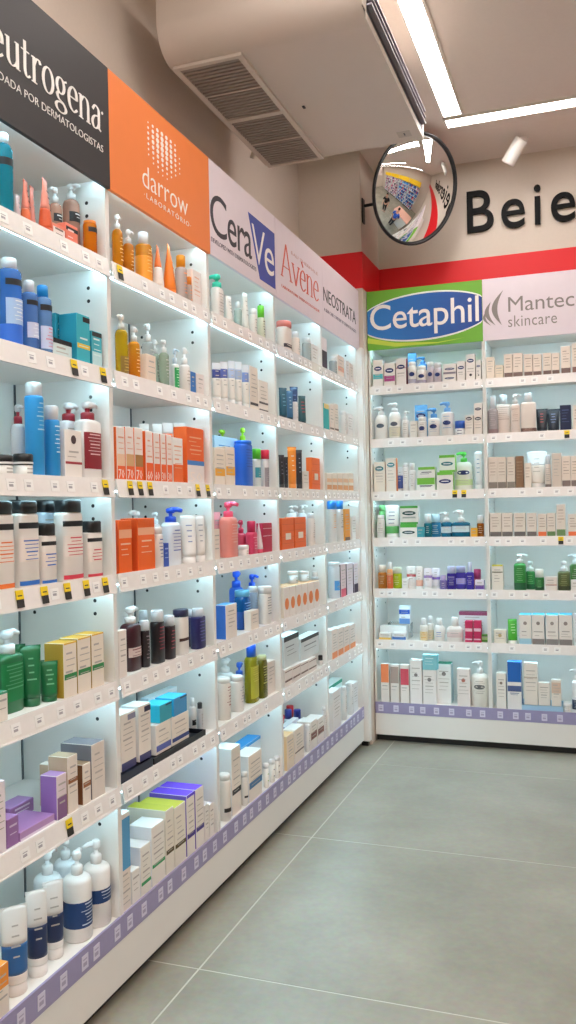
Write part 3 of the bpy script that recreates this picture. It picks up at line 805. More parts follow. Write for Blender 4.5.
row(0, 1, [
 ('b', -3, 22, 259, 20, 'large blue bottle with white cap', dict(yb=270, c='4f8fe6', lq=1, cap='f5f6f8', lab=[(.78, .86, BK), (.3, .62, 'a9c6ee')], cw=.62, sh=.06, low=(.3, '2f6fd8'), tx='e8eef8')),
 ('b', 21, 38, 281, 22, 'slim blue bottle with white cap', dict(yb=293, c='6f9de2', lq=1, cap='f5f6f8', lab=[(.78, .86, BK), (.25, .5, 'cfd4ea')], cw=.62, sh=.07, tx='e8eef8')),
 ('b', 34, 52, 286, 14, 'pale blue bottle with bright blue cap', dict(yb=298, c='86b2e8', lq=1, cap='1b95e6', lab=[(.76, .86, BK), (.12, .5, 'c9d3ee')], cw=.62, sh=.07, tx='d98aa0')),
 ('B', 53, 72, 340, 10, 'small white and teal carton with black top', dict(c='d7e6e4', bands=[(.78, 1, BK)], s='1c93a8', dp=.03, t1=.7)),
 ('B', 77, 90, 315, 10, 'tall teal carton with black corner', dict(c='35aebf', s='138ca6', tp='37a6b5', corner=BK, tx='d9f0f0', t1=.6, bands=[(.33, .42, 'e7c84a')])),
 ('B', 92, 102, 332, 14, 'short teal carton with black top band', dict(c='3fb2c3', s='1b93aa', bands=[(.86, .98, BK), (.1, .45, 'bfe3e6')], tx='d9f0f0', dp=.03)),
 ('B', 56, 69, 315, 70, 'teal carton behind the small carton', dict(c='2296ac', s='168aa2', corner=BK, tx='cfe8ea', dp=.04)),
])
row(0, 2, [
 ('j', 13, 33, 454, 12, 'low white jar with black lid', dict(cap=BK, lf=.5, ring='e8e6e4')),
 ('j', -8, 13, 455, 12, 'low white jar with black lid', dict(cap=BK, lf=.5, ring='e8e6e4')),
 ('b', 25, 44, 383, 20, 'tall blue spray can with white cap', dict(yb=396, c='2f9fe3', cap='f2f4f6', cw=.86, sh=.04, name='spray_can', cat='spray can', pl='spray cans', tx='a9d6f4')),
 ('b', 44, 60, 406, 16, 'short blue spray can with white cap', dict(yb=420, c='2796d9', cap='f2efee', cw=.86, sh=.04, name='spray_can', cat='spray can', pl='spray cans', tx='d5ecfa')),
 ('B', 65, 82, 430, 10, 'white carton with dark emblem and red stripe', dict(c='f3ebe4', bands=[(.3, .35, 'a5323c')], disc='4a3a3c', dz=.8, dp=.04, t0=.4, t1=.6)),
 ('p', 77, 99, 402, 14, 'flat white pump bottle with dark red label', dict(yb=420, c='f4efec', n=4, asp=.55, lab=[(.18, .78, '8c1f2c')], cap='9c2030', head='efe9e8', tx='eec7c9', cw=.5, sh=.07)),
 ('p', 60, 78, 403, 75, 'white pump bottle with dark red collar', dict(yb=421, c='e9e8ea', n=4, asp=.5, cap='9c2030', head='efe9e8', cw=.5, sh=.07)),
 ('p', 11, 26, 405, 80, 'grey white pump bottle behind the blue can', dict(yb=424, c='d9dadd', cap='9c2030', head='e4e2e4', plain=1)),
])
def wht(col): return dict(c='f3ece6', cap=BK, n=3.2, asp=.55, cw=.82, sh=.05, wide=1, lab=[(.79, .87, BK), (.03, .09, col), (.35, .66, 'f1e4dc')], tx=col)
row(0, 3, [
 ('b', -12, 12, 501, 10, 'white black-capped bottle with orange print', dict(wht('ee7a35'), yb=514)),
 ('b', 13, 37, 501, 10, 'large white black-capped bottle with blue print', dict(wht('2f6fc4'), yb=513)),
 ('b', 37, 55, 523, 10, 'small white black-capped bottle with blue print', dict(wht('2f6fc4'), yb=535)),
 ('b', 56, 81, 500, 10, 'large white black-capped bottle with red print', dict(wht('d23a4d'), yb=512)),
 ('b', 82, 101, 521, 10, 'small white black-capped bottle with red print', dict(wht('d23a4d'), yb=532)),
 ('b', 36, 56, 500, 85, 'pale blue black-capped bottle at the back', dict(yb=512, c='cfdcea', cap=BK, n=3, asp=.6, cw=.82, sh=.05, wide=1)),
 ('b', 9, 22, 500, 85, 'white black-capped bottle at the back', dict(yb=513, c='ece8e6', cap=BK, n=3, asp=.6, cw=.82, sh=.05, wide=1)),
])
row(0, 4, [
 ('B', -4, 8, 692, 10, 'white carton with teal green top', dict(c='efe9e0', s='2f9b78', tp='2f9b78', bands=[(.92, 1, '2f9b78')], dp=.03)),
 ('p', -6, 21, 630, 40, 'large dark green pump bottle', dict(yb=653, c='10693a', cap='e8eef0', n=3.5, asp=.6, lab=[(.2, .85, '0f7a40')], tx='5aa97c', cw=.55)),
 ('t', 21, 40, 645, 28, 'tall dark green tube', dict(c='126b3d', tx='6db389', cap='0f5c34')),
 ('t', 41, 57, 661, 18, 'short dark green tube', dict(c='15703f', tx='6db389', cap='0f5c34')),
 ('B', 64, 77, 642, 10, 'gold and white carton with green band', dict(c='f1e6d6', s='b5912c', tp='dfae35', bands=[(.33, .43, '2f8a4c'), (.97, 1, 'dfae35')], dp=.06)),
 ('B', 78, 91, 637, 10, 'gold and white carton with green band', dict(c='f1e6d6', s='b5912c', tp='dfae35', bands=[(.33, .43, '2f8a4c'), (.97, 1, 'dfae35')], dp=.06)),
 ('B', 92, 104, 633, 10, 'gold and white carton with green band', dict(c='f1e6d6', s='b5912c', tp='dfae35', bands=[(.33, .43, '2f8a4c'), (.97, 1, 'dfae35')], dp=.06)),
 ('t', 13, 25, 644, 120, 'dark green tube behind the pump bottle', dict(c='0f5f36', tx=None)),
 ('t', 38, 49, 660, 95, 'dark green tube behind the short tube', dict(c='0f6438', tx=None)),
])
row(0, 5, [
 ('B', -6, 6, 782, 10, 'white and lilac carton', dict(c='f0e6ec', s='a889b8', dp=.04)),
 ('B', 68, 78, 755, 10, 'tall beige carton with brown band', dict(c='efe4d8', s='c7ab8d', tp='b59c80', bands=[(.52, .6, '9a6139')], dp=.06)),
 ('B', 57, 67, 774, 10, 'purple carton with pale upper half', dict(c='eadbe0', s='9a6fb5', tp='b48cc4', bands=[(0, .5, '8d6590')], dp=.05)),
 ('B', 83, 91, 763, 10, 'beige carton with brown side', dict(c='efe4d8', s='7a4a2a', tp='a98a6c', bands=[(.42, .55, '9a6139')], dp=.05)),
 ('B', 92, 105, 742, 10, 'grey topped carton with pale front', dict(c='e4d9cf', s='77747c', tp='86838b', dp=.10)),
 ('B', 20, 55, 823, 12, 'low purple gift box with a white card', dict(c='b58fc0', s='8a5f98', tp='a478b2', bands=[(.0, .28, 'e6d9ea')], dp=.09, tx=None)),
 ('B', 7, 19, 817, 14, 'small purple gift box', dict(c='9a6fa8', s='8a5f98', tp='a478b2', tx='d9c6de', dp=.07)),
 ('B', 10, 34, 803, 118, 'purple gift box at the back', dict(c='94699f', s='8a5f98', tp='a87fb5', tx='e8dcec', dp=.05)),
 ('B', 49, 56, 763, 90, 'small beige carton at the back', dict(c='e4d6c6', s='c7ab8d', dp=.03)),
])
nv = '1f2f55'
row(0, 6, [
 ('B', -6, 9, 966, 8, 'orange topped white carton', dict(c='efe3d6', s='e58a2b', tp='f09a33', bands=[(.55, 1, 'ee9330')], dp=.05)),
 ('t', 2, 27, 905, 18, 'white tube with broad blue band', dict(zones=[(0, .12, 'efe6df'), (.12, .5, '2b5f97'), (.5, 1, 'f0ebe6')], cap='efe6df', wd=1.1, rot=-40)),
 ('t', 27, 47, 889, 20, 'white tube with navy band and bright crimp', dict(zones=[(0, .1, 'f1ece8'), (.1, .52, nv), (.52, 1, 'f1ece8')], cap='f1ece8', wd=1.1, rot=-40)),
 ('t', 44, 63, 880, 32, 'white tube with navy band, standing further back', dict(zones=[(0, .1, 'f1ece8'), (.1, .5, nv), (.5, 1, 'efe9e4')], cap='f1ece8', wd=1.1, rot=-40)),
 ('p', 63, 92, 850, 14, 'large white pump bottle with blue label', dict(yb=873, c='f4f1ee', lab=[(.22, .62, '1d3f74')], full=1, tx='c9d6ea', cw=.4, sp=20)),
 ('p', 84, 112, 838, 10, 'second large white pump bottle with blue label', dict(yb=861, c='f4f1ee', lab=[(.4, .62, '1d3f74')], full=1, tx='c9d6ea', cw=.4, sp=150)),
 ('p', 34, 62, 850, 80, 'white pump bottle with bluish shade at the back', dict(yb=873, c='eef1f3', cw=.4, sp=0)),
 ('p', 54, 78, 836, 110, 'white pump bottle furthest back', dict(yb=858, c='eef1f3', cw=.4, sp=180)),
])
# ---- under the orange sign
OR = 'ee6a1e'
row(1, 0, [
 ('b', 135, 152, 233, 12, 'amber bottle with white cap', dict(yb=245, c='f3a226', lq=1, cap='f2f3f6', cw=.62, sh=.07, low=(.7, 'f09a1f'), tx='f6cf8a')),
 ('p', 112, 123, 215, 40, 'amber pump bottle next to the divider', dict(yb=230, c='ef9a20', lq=1, sp=0, tx='f6cf8a')),
 ('p', 123, 134, 230, 30, 'short amber pump bottle', dict(yb=244, c='e8932a', lq=1, sp=-20, tx='f6cf8a')),
 ('b', 143, 153, 245, 60, 'orange bottle behind the amber bottle', dict(yb=252, c='f0761a', cap='f0761a', plain=1)),
 ('t', 152, 164, 247, 16, 'orange tube with white lower half', dict(zones=[(0, .45, 'f3e7df'), (.45, 1, 'f07a2c')], rot=18, wd=1.0, cap='f3e7df', tx=None)),
 ('t', 162, 176, 246, 12, 'bright orange tube with pointed end', dict(c='f4811c', rot=18, wd=1.0, tx='e05e10')),
 ('b', 175, 187, 256, 12, 'clear bottle with orange cap', dict(yb=268, c='e9dcd8', lq=1, cap='f59a18', cw=.78, sh=.08, tx='ee8a4a')),
 ('b', 186, 192, 277, 14, 'small clear orange-capped bottle', dict(yb=285, c='eedfd8', lq=1, cap='ef8a2a', cw=.9, tx='ee8a4a')),
 ('B', 193, 201, 271, 12, 'white carton with peach print', dict(c='f0e5e0', s='f3d9cd', tx='e7b59c', dp=.03)),
])
row(1, 1, [
 ('p', 115, 128, 315, 30, 'olive yellow pump bottle', dict(yb=330, c='dbb322', lq=1, cap='f2ebe4', sp=180, lab=[(.1, .45, '8a6a22')], tx='d8b35a')),
 ('p', 128, 140, 327, 28, 'orange pump bottle with wide spout', dict(yb=342, c='f2a32c', lq=1, sp=0, tx='fbd591')),
 ('B', 138, 146, 356, 12, 'small plain orange carton', dict(c='f0952a', s='f0a23c', tx='f6cf8a', dp=.03)),
 ('B', 147, 156, 355, 12, 'beige carton with orange foot', dict(c='efdccb', bands=[(0, .12, 'f09a3a')], dp=.03)),
 ('p', 142, 154, 324, 60, 'tall clear pump bottle', dict(yb=342, c='dfe2df', lq=1, sp=180)),
 ('p', 150, 160, 340, 40, 'clear greenish pump bottle', dict(yb=354, c='cfdccb', lq=1, sp=0)),
 ('p', 159, 169, 340, 16, 'slim clear pump bottle', dict(yb=353, c='bccdb9', lq=1, sp=180)),
 ('p', 171, 179, 349, 12, 'white pump bottle with green stripe', dict(yb=364, c='e9ece8', lab=[(.05, .85, '1f9a55')], tx='bfe3cb', cap='dbe9f4')),
 ('p', 179, 190, 348, 12, 'plain white pump bottle', dict(yb=365, c='f0e8e2', tx='b8a89c', sp=0)),
 ('B', 191, 196, 372, 10, 'slim blue carton', dict(c='3a78c2', s='d9e2ee', dp=.03)),
 ('B', 197, 204, 374, 10, 'small white carton beside the divider', dict(c='f1e6e2', dp=.03)),
])
sun = lambda n: dict(c='f1e3dc', s='ee6a1e', tp='f4e9e2', bands=[(0, .38, 'ee6020')], num=n, t0=.45, dp=.05, tx='e3a58c')
row(1, 2, [
 ('B', 117, 125, 427, 10, 'white and orange carton with peach stripe', dict(sun('70'), bands=[(0, .28, 'ee6020'), (.28, .5, 'f0c5a4')], t0=.55)),
 ('B', 126, 134, 427, 10, 'white and orange carton with tan stripe', dict(sun('70'), bands=[(0, .28, 'ee6020'), (.28, .5, 'd9a878')], t0=.55)),
 ('B', 135, 143, 428, 10, 'white and orange carton with brown stripe', dict(sun('70'), bands=[(0, .28, 'ee6020'), (.28, .5, 'a9793f')], t0=.55)),
 ('B', 146, 153, 431, 10, 'white and orange sunscreen carton', sun('60')),
 ('B', 154, 160, 433, 10, 'white and orange sunscreen carton', sun('60')),
 ('B', 161, 166, 434, 10, 'white and orange sunscreen carton', sun('30')),
 ('B', 167, 172, 435, 10, 'white and orange sunscreen carton', sun('30')),
 ('B', 173, 183, 438, 12, 'white carton with orange lower half', dict(c='f3eeea', s='f3eeea', bands=[(0, .42, 'ee6a2a')], tx='e9a98c', dp=.05)),
 ('B', 187, 204, 428, 14, 'tall orange carton with blue band', dict(c='f0641f', s='f0641f', tp='ef7a3a', bands=[(.0, .34, 'efe7e4'), (.34, .42, '3f7fc4')], num='50', tx='f6b48c', t0=.5, dp=.05)),
 ('t', 140, 149, 424, 85, 'white-tipped orange tube behind the cartons', dict(zones=[(0, .8, 'ee6a22'), (.8, 1, 'f4ece6')], tx=None)),
 ('t', 153, 162, 424, 85, 'white-tipped orange tube behind the cartons', dict(zones=[(0, .8, 'ee6a22'), (.8, 1, 'f4ece6')], tx=None)),
 ('t', 163, 173, 423, 85, 'white-tipped orange tube behind the cartons', dict(zones=[(0, .8, 'ee6a22'), (.8, 1, 'f4ece6')], tx=None)),
 ('t', 174, 185, 423, 85, 'white-tipped orange tube behind the cartons', dict(zones=[(0, .8, 'ee6a22'), (.8, 1, 'f4ece6')], tx=None)),
])
row(1, 3, [
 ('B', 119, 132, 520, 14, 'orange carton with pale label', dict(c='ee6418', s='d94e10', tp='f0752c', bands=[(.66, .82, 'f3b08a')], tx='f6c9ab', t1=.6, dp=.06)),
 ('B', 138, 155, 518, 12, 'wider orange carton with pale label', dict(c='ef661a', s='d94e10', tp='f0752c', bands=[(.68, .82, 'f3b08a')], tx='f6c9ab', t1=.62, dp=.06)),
 ('b', 150, 163, 527, 12, 'white bottle with rounded cap', dict(yb=534, c='f1ebe6', cap='f4f0ed', cw=.92, sh=.05, tx='3b55a5')),
 ('B', 164, 169, 543, 8, 'slim navy carton', dict(c='2b4fb0', s='e9e6ea', dp=.02, tx='9fb4e4')),
 ('p', 162, 180, 508, 30, 'white bottle with blue pump', dict(yb=522, c='e8ecf4', cap='1f4fd0', n=3, asp=.6, cw=.6, sp=-90, tx='5a74c0')),
 ('t', 180, 196, 515, 12, 'white tube with wide crimped end', dict(c='f3ece7', wd=1.05, tx='8d93b8')),
 ('t', 195, 205, 515, 12, 'narrow white tube beside the divider', dict(c='f1e9e4', wd=1.0, tx='a9a4ac')),
 ('p', 126, 146, 511, 95, 'white pump bottle behind the orange cartons', dict(yb=524, c='efe9e6', sp=180, plain=1)),
 ('p', 150, 161, 512, 95, 'white pump bottle behind the rounded cap', dict(yb=524, c='efe9e6', sp=180, plain=1)),
])
mar = '2a0f16'
row(1, 4, [
 ('B', 119, 127, 630, 8, 'slim white carton', dict(c='efe6df', s='e6dcd5', dp=.02)),
 ('p', 121, 140, 607, 25, 'dark maroon pump bottle with pale label', dict(yb=623, c='3a0f1a', n=3, asp=.7, lab=[(.3, .5, 'd8c3bd')], tx='8a4a55', sp=0, cw=.5)),
 ('b', 139, 150, 620, 12, 'short black bottle with white cap', dict(yb=630, c='1e1418', cap='e9eef4', cw=.85, sh=.05, tx='9a8a90')),
 ('b', 151, 164, 610, 12, 'tall black bottle with white cap', dict(yb=621, c='1b1216', cap='e9eef4', cw=.8, sh=.05, n=3, asp=.7, tx='a03a4a')),
 ('b', 164, 175, 615, 12, 'black and maroon bottle with white cap', dict(yb=625, c='241318', cap='e9eef4', cw=.8, sh=.05, n=3, asp=.7, tx='b0525f')),
 ('b', 174, 188, 609, 12, 'white bottle with navy cap and brown stripe', dict(yb=616, c='f1e9e2', cap='221f46', cw=.95, sh=.03, n=3, asp=.6, lab=[(.36, .44, '4a2c26')])),
 ('b', 191, 205, 608, 10, 'navy bottle with white cap', dict(yb=616, c='1c1a5a', cap='e6ecf6', cw=.7, sh=.05, n=3, asp=.6, tx='6a6ab0')),
 ('b', 185, 194, 609, 60, 'navy bottle behind the white bottle', dict(yb=617, c='23214f', cap='e6ecf6', cw=.7, sh=.05, tx=None, plain=1)),
 ('b', 138, 149, 610, 70, 'black bottle behind the short bottle', dict(yb=621, c='1e1418', cap='dfe7ee', cw=.8, sh=.05, plain=1)),
])
row(1, 5, [
 ('y', 118, 152, 768, 6, 'shallow dark display tray', dict(c='1b2338', dp=.09)),
 ('B', 121, 136, 712, 20, 'tall white carton in the dark tray', dict(c='f0e7dd', s='f2efec', tp='f4f2f0', bands=[(0, .14, '4d4f7c')], corner='8b8aa0', dp=.06, st=1)),
 ('B', 139, 151, 704, 20, 'tall white carton beside the tray end', dict(c='f0e7dd', s='f2efec', tp='f4f2f0', bands=[(0, .12, '4d4f7c')], corner='3b3a55', dp=.06, st=2)),
 ('y', 154, 206, 744, 6, 'long dark display tray', dict(c='12141c', dp=.10)),
 ('B', 156, 171, 722, 14, 'white carton with blue print in the long tray', dict(c='efe6da', s='f1efed', tp='f4f2f0', bands=[(.1, .3, '5a66b0')], dp=.07, st=1)),
 ('B', 172, 189, 714, 14, 'wider white carton in the long tray', dict(c='efe6da', s='f1efed', tp='f4f2f0', bands=[(.12, .26, '3a4a8a')], dp=.07, st=2)),
 ('B', 160, 172, 703, 14, 'cyan carton stacked on white cartons', dict(c='3fa9bd', s='28c4e6', tp='39cbe8', corner='244a66', tx=None, dp=.07, st=2)),
 ('B', 174, 187, 696, 14, 'cyan carton stacked on white cartons', dict(c='4a9ad0', s='2fb6e6', tp='43c8ea', corner='244a66', tx=None, dp=.07, st=2)),
 ('B', 166, 193, 685, 150, 'pale blue display card with white lid', dict(c='cfe6f4', s='dff0f8', tp='eef6fa', tx='7aa6c8', bands=[(.9, 1, 'f2f8fb')], dp=.03)),
 ('b', 189, 196, 697, 14, 'small white black-marked bottle', dict(yb=706, c='eee9e6', cap='f4f4f4', cw=.6, lab=[(.3, .5, BK)])),
 ('b', 197, 203, 702, 14, 'small grey bottle with dark cap', dict(yb=708, c='cfcfd2', cap='22242a', cw=.8)),
])
row(1, 6, [
 ('B', 120, 130, 813, 8, 'tall blue and white carton', dict(c='ece2d8', s='2f7fbf', tp='e9eef2', bands=[(.42, .95, '5aa3d2')], dp=.05, t0=.05, t1=.4)),
 ('B', 132, 140, 869, 8, 'low white carton with green edge', dict(c='f0ece4', s='f4f4f2', tp='f4f4f2', bands=[(.0, .9, 'f2eee8')], dp=.06)),
 ('B', 141, 151, 844, 8, 'white carton with green mark, second step', dict(c='f1ece3', s='f1f3f5', tp='f6f7f8', bands=[(.2, .27, '2f9a5c')], dp=.07)),
 ('B', 152, 165, 823, 8, 'tall white carton with green mark', dict(c='f1ece3', s='f1f3f5', tp='f6f7f8', bands=[(.3, .36, '2f9a5c')], dp=.08)),
 ('B', 166, 174, 808, 8, 'olive topped white carton', dict(c='efe8da', s='e7e2d4', tp='bdb93c', bands=[(.3, .37, '5a4a20')], dp=.14)),
 ('B', 175, 186, 804, 8, 'olive topped white carton', dict(c='efe8da', s='e7e2d4', tp='c9c545', bands=[(.3, .37, '5a4a20')], dp=.14)),
 ('B', 187, 195, 793, 8, 'purple topped white carton', dict(c='f0e9e0', s='6a4fc0', tp='6d3fe0', bands=[(.28, .36, '4a3a8a'), (.95, 1, '5a35c8')], dp=.14)),
 ('B', 196, 204, 787, 8, 'purple topped white carton', dict(c='f0e9e0', s='6a4fc0', tp='7547e6', bands=[(.28, .36, '4a3a8a')], dp=.14)),
 ('B', 205, 209, 804, 8, 'slim white carton with dark line', dict(c='efe9e2', tp='f6f6f4', dp=.05)),
 ('B', 210, 214, 803, 8, 'slim plain white carton', dict(c='f1ebe4', tp='f6f6f4', dp=.05)),
])
# ---- under the blue-block sign
row(2, 0, [
 ('p', 211, 223, 275, 14, 'white pump bottle with teal head', dict(yb=288, c='f3ece6', cap='3cc9a5', cw=.6, sp=90, asp=.7, n=3)),
 ('t', 224, 233, 296, 14, 'white tube with two-sided print', dict(c='efeae2', rot=-12, wd=1.05)),
 ('b', 234, 242, 302, 18, 'short clear bottle', dict(yb=309, c='d9ece6', lq=1, cap='eef4f2', plain=1)),
 ('t', 241, 249, 293, 14, 'tall white tube with pointed end', dict(c='eeebe2', rot=-12, wd=1.05)),
 ('b', 249, 257, 309, 12, 'white bottle with pale cap', dict(yb=315, c='f0ebe2', cap='f4f2ec', cw=.9)),
 ('b', 257, 265, 306, 12, 'pale olive bottle with green cap', dict(yb=318, c='d8dcc4', cap='6cc92f', cw=.85, sh=.05, tx='4a4a40')),
])
tb = lambda c2: dict(zones=[(0, .55, 'f1e8df'), (.55, .8, c2), (.8, 1, 'e9eaf0')], wd=1.05)
row(2, 1, [
 ('t', 212, 221, 363, 12, 'white tube with navy upper stripe', tb('34408a')),
 ('t', 220, 228, 362, 12, 'white tube with indigo upper stripe', tb('5561a8')),
 ('t', 228, 235, 361, 12, 'white tube with pale blue upper stripe', tb('b9c6e4')),
 ('t', 235, 242, 362, 12, 'white tube with grey blue upper stripe', tb('a9b4d0')),
 ('t', 242, 249, 365, 12, 'white tube with blue upper stripe', tb('7f93cc')),
 ('B', 250, 258, 367, 12, 'cream carton with dark marks', dict(c='f1e6da', s='dfe6ee', bands=[(.14, .2, '4a4448')], dp=.04)),
 ('B', 259, 268, 381, 12, 'short white carton with dark marks', dict(c='f2eae2', bands=[(.3, .36, '5a5458'), (.1, .14, '5a5458')], dp=.04)),
])
row(2, 2, [
 ('B', 215, 225, 448, 10, 'white carton with yellow swirl', dict(c='f1e4d6', bands=[(.26, .46, 'f0ac3a')], dp=.04)),
 ('B', 226, 235, 447, 10, 'white carton with orange swirl', dict(c='f1e4d6', bands=[(.28, .5, 'f2b040')], dp=.04)),
 ('b', 235, 252, 441, 12, 'large royal blue bottle', dict(yb=444, c='2468d8', cap='2a78e8', cw=.85, n=3, asp=.6, sh=.08, tx='1c50b4')),
 ('b', 251, 261, 449, 12, 'white bottle with green cap', dict(yb=459, c='e4ece8', cap='55c02a', cw=.8, lab=[(.35, .7, '3f9aa8')], asp=.7)),
 ('b', 261, 269, 450, 12, 'white bottle with red cap', dict(yb=459, c='efe9ea', cap='d82440', cw=.95, lab=[(.0, .7, '9a9298')], asp=.8)),
 ('B', 215, 238, 437, 75, 'pale blue carton behind the swirl cartons', dict(c='bcdcf0', s='a9d2ec', tx='4a8ac8', dp=.04)),
 ('p', 217, 229, 430, 130, 'white pump bottle with lime head', dict(yb=441, c='eef0ea', cap='a9d81f', sp=180, plain=1)),
 ('p', 238, 248, 428, 80, 'blue pump bottle with lime head', dict(yb=441, c='9cc4ec', cap='a6e024', sp=0, plain=1)),
])
row(2, 3, [
 ('B', 214, 220, 529, 10, 'slim beige carton', dict(c='efe0d4', dp=.03)),
 ('p', 220, 237, 502, 12, 'large coral pink pump bottle', dict(yb=517, c='ef8f82', cap='ea4a6a', n=3, asp=.7, cw=.6, sp=-90, tx='f6bdb2')),
 ('j', 238, 249, 545, 10, 'small white jar with lid', dict(c='f0e6e0', lf=.4)),
 ('b', 246, 257, 521, 14, 'hot pink bottle with pink cap', dict(yb=532, c='d23a60', cap='c41f4c', cw=.65, n=3, asp=.7, tx='f0a0b4')),
 ('t', 255, 263, 523, 12, 'pale pink tube', dict(c='f0dfe0', rot=20, wd=1.0, cap='d8405f')),
 ('B', 263, 272, 523, 10, 'magenta carton with white lines', dict(c='b8173f', s='c9345a', tx=None, bands=[(.45, .95, 'b8173f'), (.55, .58, 'f0d0d8'), (.8, .83, 'f0d0d8')], dp=.03)),
 ('p', 236, 246, 520, 60, 'hot pink pump bottle behind the jar', dict(yb=533, c='d84a68', cap='c41f4c', plain=1)),
 ('B', 214, 221, 512, 70, 'pink carton at the back', dict(c='e8a8b0', dp=.03)),
])
row(2, 4, [
 ('B', 226, 237, 604, 10, 'white carton with blue side', dict(c='efe6de', s='2f6fd0', tp='5ab0f0', dp=.05)),
 ('b', 235, 250, 590, 40, 'translucent blue bottle', dict(yb=596, c='1f78c4', lq=1, cap='6fc0e8', cw=.85, n=3, asp=.65, low=(.55, '1a4f9c'), tx='8fc4ea')),
 ('b', 248, 258, 586, 45, 'clear bottle with pale cap', dict(yb=592, c='c9dff0', lq=1, cap='eef4f8', cw=.9, tx='8aa8c8')),
 ('B', 251, 259, 610, 10, 'short cream carton', dict(c='f0e6da', dp=.03)),
 ('b', 259, 271, 586, 12, 'white bottle with wide cap', dict(yb=593, c='f2eee8', cap='f6f4f0', cw=.95, sh=.05, n=3, asp=.6, tx='6a6a70')),
 ('p', 229, 244, 571, 110, 'blue pump bottle at the back', dict(yb=587, c='2a6ad8', cap='1f62ec', cw=.6, sp=0, plain=1)),
 ('p', 253, 264, 573, 90, 'white bottle with blue pump at the back', dict(yb=586, c='dfe9f4', cap='1f62ec', cw=.6, sp=0, plain=1)),
])
row(2, 5, [
 ('b', 216, 231, 677, 10, 'white bottle with broad cap', dict(yb=682, c='f0e9e2', cap='f5f3f0', cw=.95, sh=.03, tx='9c5a5a')),
 ('b', 230, 244, 675, 14, 'white bottle with lying blue nozzle', dict(yb=680, c='efeae6', cap='f5f3f0', cw=.9, tx='9a9aa6')),
 ('b', 245, 258, 644, 22, 'olive oil bottle with blue cap', dict(yb=656, c='b3ab24', lq=1, cap='1f5fd8', cw=.62, n=3, asp=.6, tx='d9d86a', lab=[(.1, .8, 'b9b738')])),
 ('b', 257, 267, 655, 16, 'dark olive bottle with narrow stripe', dict(yb=659, c='8c8a2c', lq=1, cap='cfcf9a', cw=.8, n=3, asp=.6, tx='c9c86a')),
 ('B', 268, 275, 661, 10, 'white carton next to the divider', dict(c='eee4dc', dp=.04)),
 ('p', 217, 234, 659, 110, 'white pump bottle at the back', dict(yb=672, c='eef2f2', sp=0, plain=1)),
 ('p', 233, 246, 662, 90, 'white bottle with blue pump', dict(yb=676, c='eef2f2', cap='2a68d8', sp=0, plain=1)),
])
row(2, 6, [
 ('b', 218, 231, 773, 8, 'white rounded bottle with black label', dict(yb=779, c='f2ebe3', cap='f6f3ef', cw=.9, lab=[(.22, .32, '2a2626')], sh=.08)),
 ('B', 232, 241, 746, 10, 'tall white carton with black band', dict(c='f0e6da', s='f1f3f5', tp='f6f6f4', bands=[(.3, .38, '2a2626')], dp=.08)),
 ('b', 241, 248, 771, 8, 'slim white bottle with black mark', dict(yb=776, c='f2ebe3', cap='f6f3ef', cw=.9, lab=[(.28, .35, '2a2626')])),
 ('B', 249, 262, 752, 10, 'wide white carton with blue square', dict(c='f0e6da', s='eef1f4', tp='f4f5f5', bands=[(.28, .42, '4a78a8')], dp=.07)),
 ('j', 263, 269, 763, 8, 'small white can with green mark', dict(c='efe9e0', tx='9ab83a', lf=.2)),
 ('j', 269, 275, 759, 8, 'small white can with grey mark', dict(c='efe9e0', tx='5a5a7a', lf=.2)),
 ('j', 275, 281, 755, 8, 'small white can with dark mark', dict(c='efe9e0', tx='3a3a44', lf=.2)),
 ('B', 240, 261, 742, 95, 'white carton with bright blue top', dict(c='dfeaf2', s='cfe4f2', tp='2f9fe8', bands=[(.93, 1, '2f9fe8')], dp=.06)),
 ('p', 215, 225, 756, 60, 'small white pump bottle at the back', dict(yb=768, c='eef2f2', plain=1)),
])
# ---- under the red-lettered sign
row(3, 0, [
 ('b', 277, 291, 322, 12, 'white bottle with coral cap and dark script', dict(yb=328, c='f0e2d8', cap='ef8a80', cw=.9, n=3, asp=.6, lab=[(.2, .34, '4a4248')], tx='f0e2d8')),
 ('b', 291, 300, 332, 14, 'peach white bottle', dict(yb=338, c='f0dfd2', cap='eef2f4', cw=.7)),
 ('b', 302, 311, 338, 12, 'clear white bottle with foot', dict(yb=343, c='e4ecec', lq=1, cap='eff3f3', cw=.9)),
 ('B', 312, 318, 345, 14, 'slim pale carton by the divider', dict(c='e9ecea', dp=.03)),
])
row(3, 1, [
 ('t', 279, 287, 388, 12, 'dark teal tube', dict(c='17566c', tx='6aa4b8', wd=1.1, cap='123f52')),
 ('t', 286, 293, 391, 14, 'slate blue tube', dict(c='3a6f96', tx='a9c8dc', wd=1.1, cap='123f52')),
 ('b', 292, 298, 402, 12, 'small white bottle among dark tubes', dict(yb=406, c='eee6e4', cap='f1edec', cw=.9)),
 ('t', 298, 306, 396, 14, 'dark green tube with red edge', dict(c='1d4a50', tx='a83a48', wd=1.0, cap='183a40')),
 ('t', 290, 298, 387, 60, 'navy tube behind the white bottle', dict(c='1d3c66', tx='6a8ab8', cap='18304f')),
])
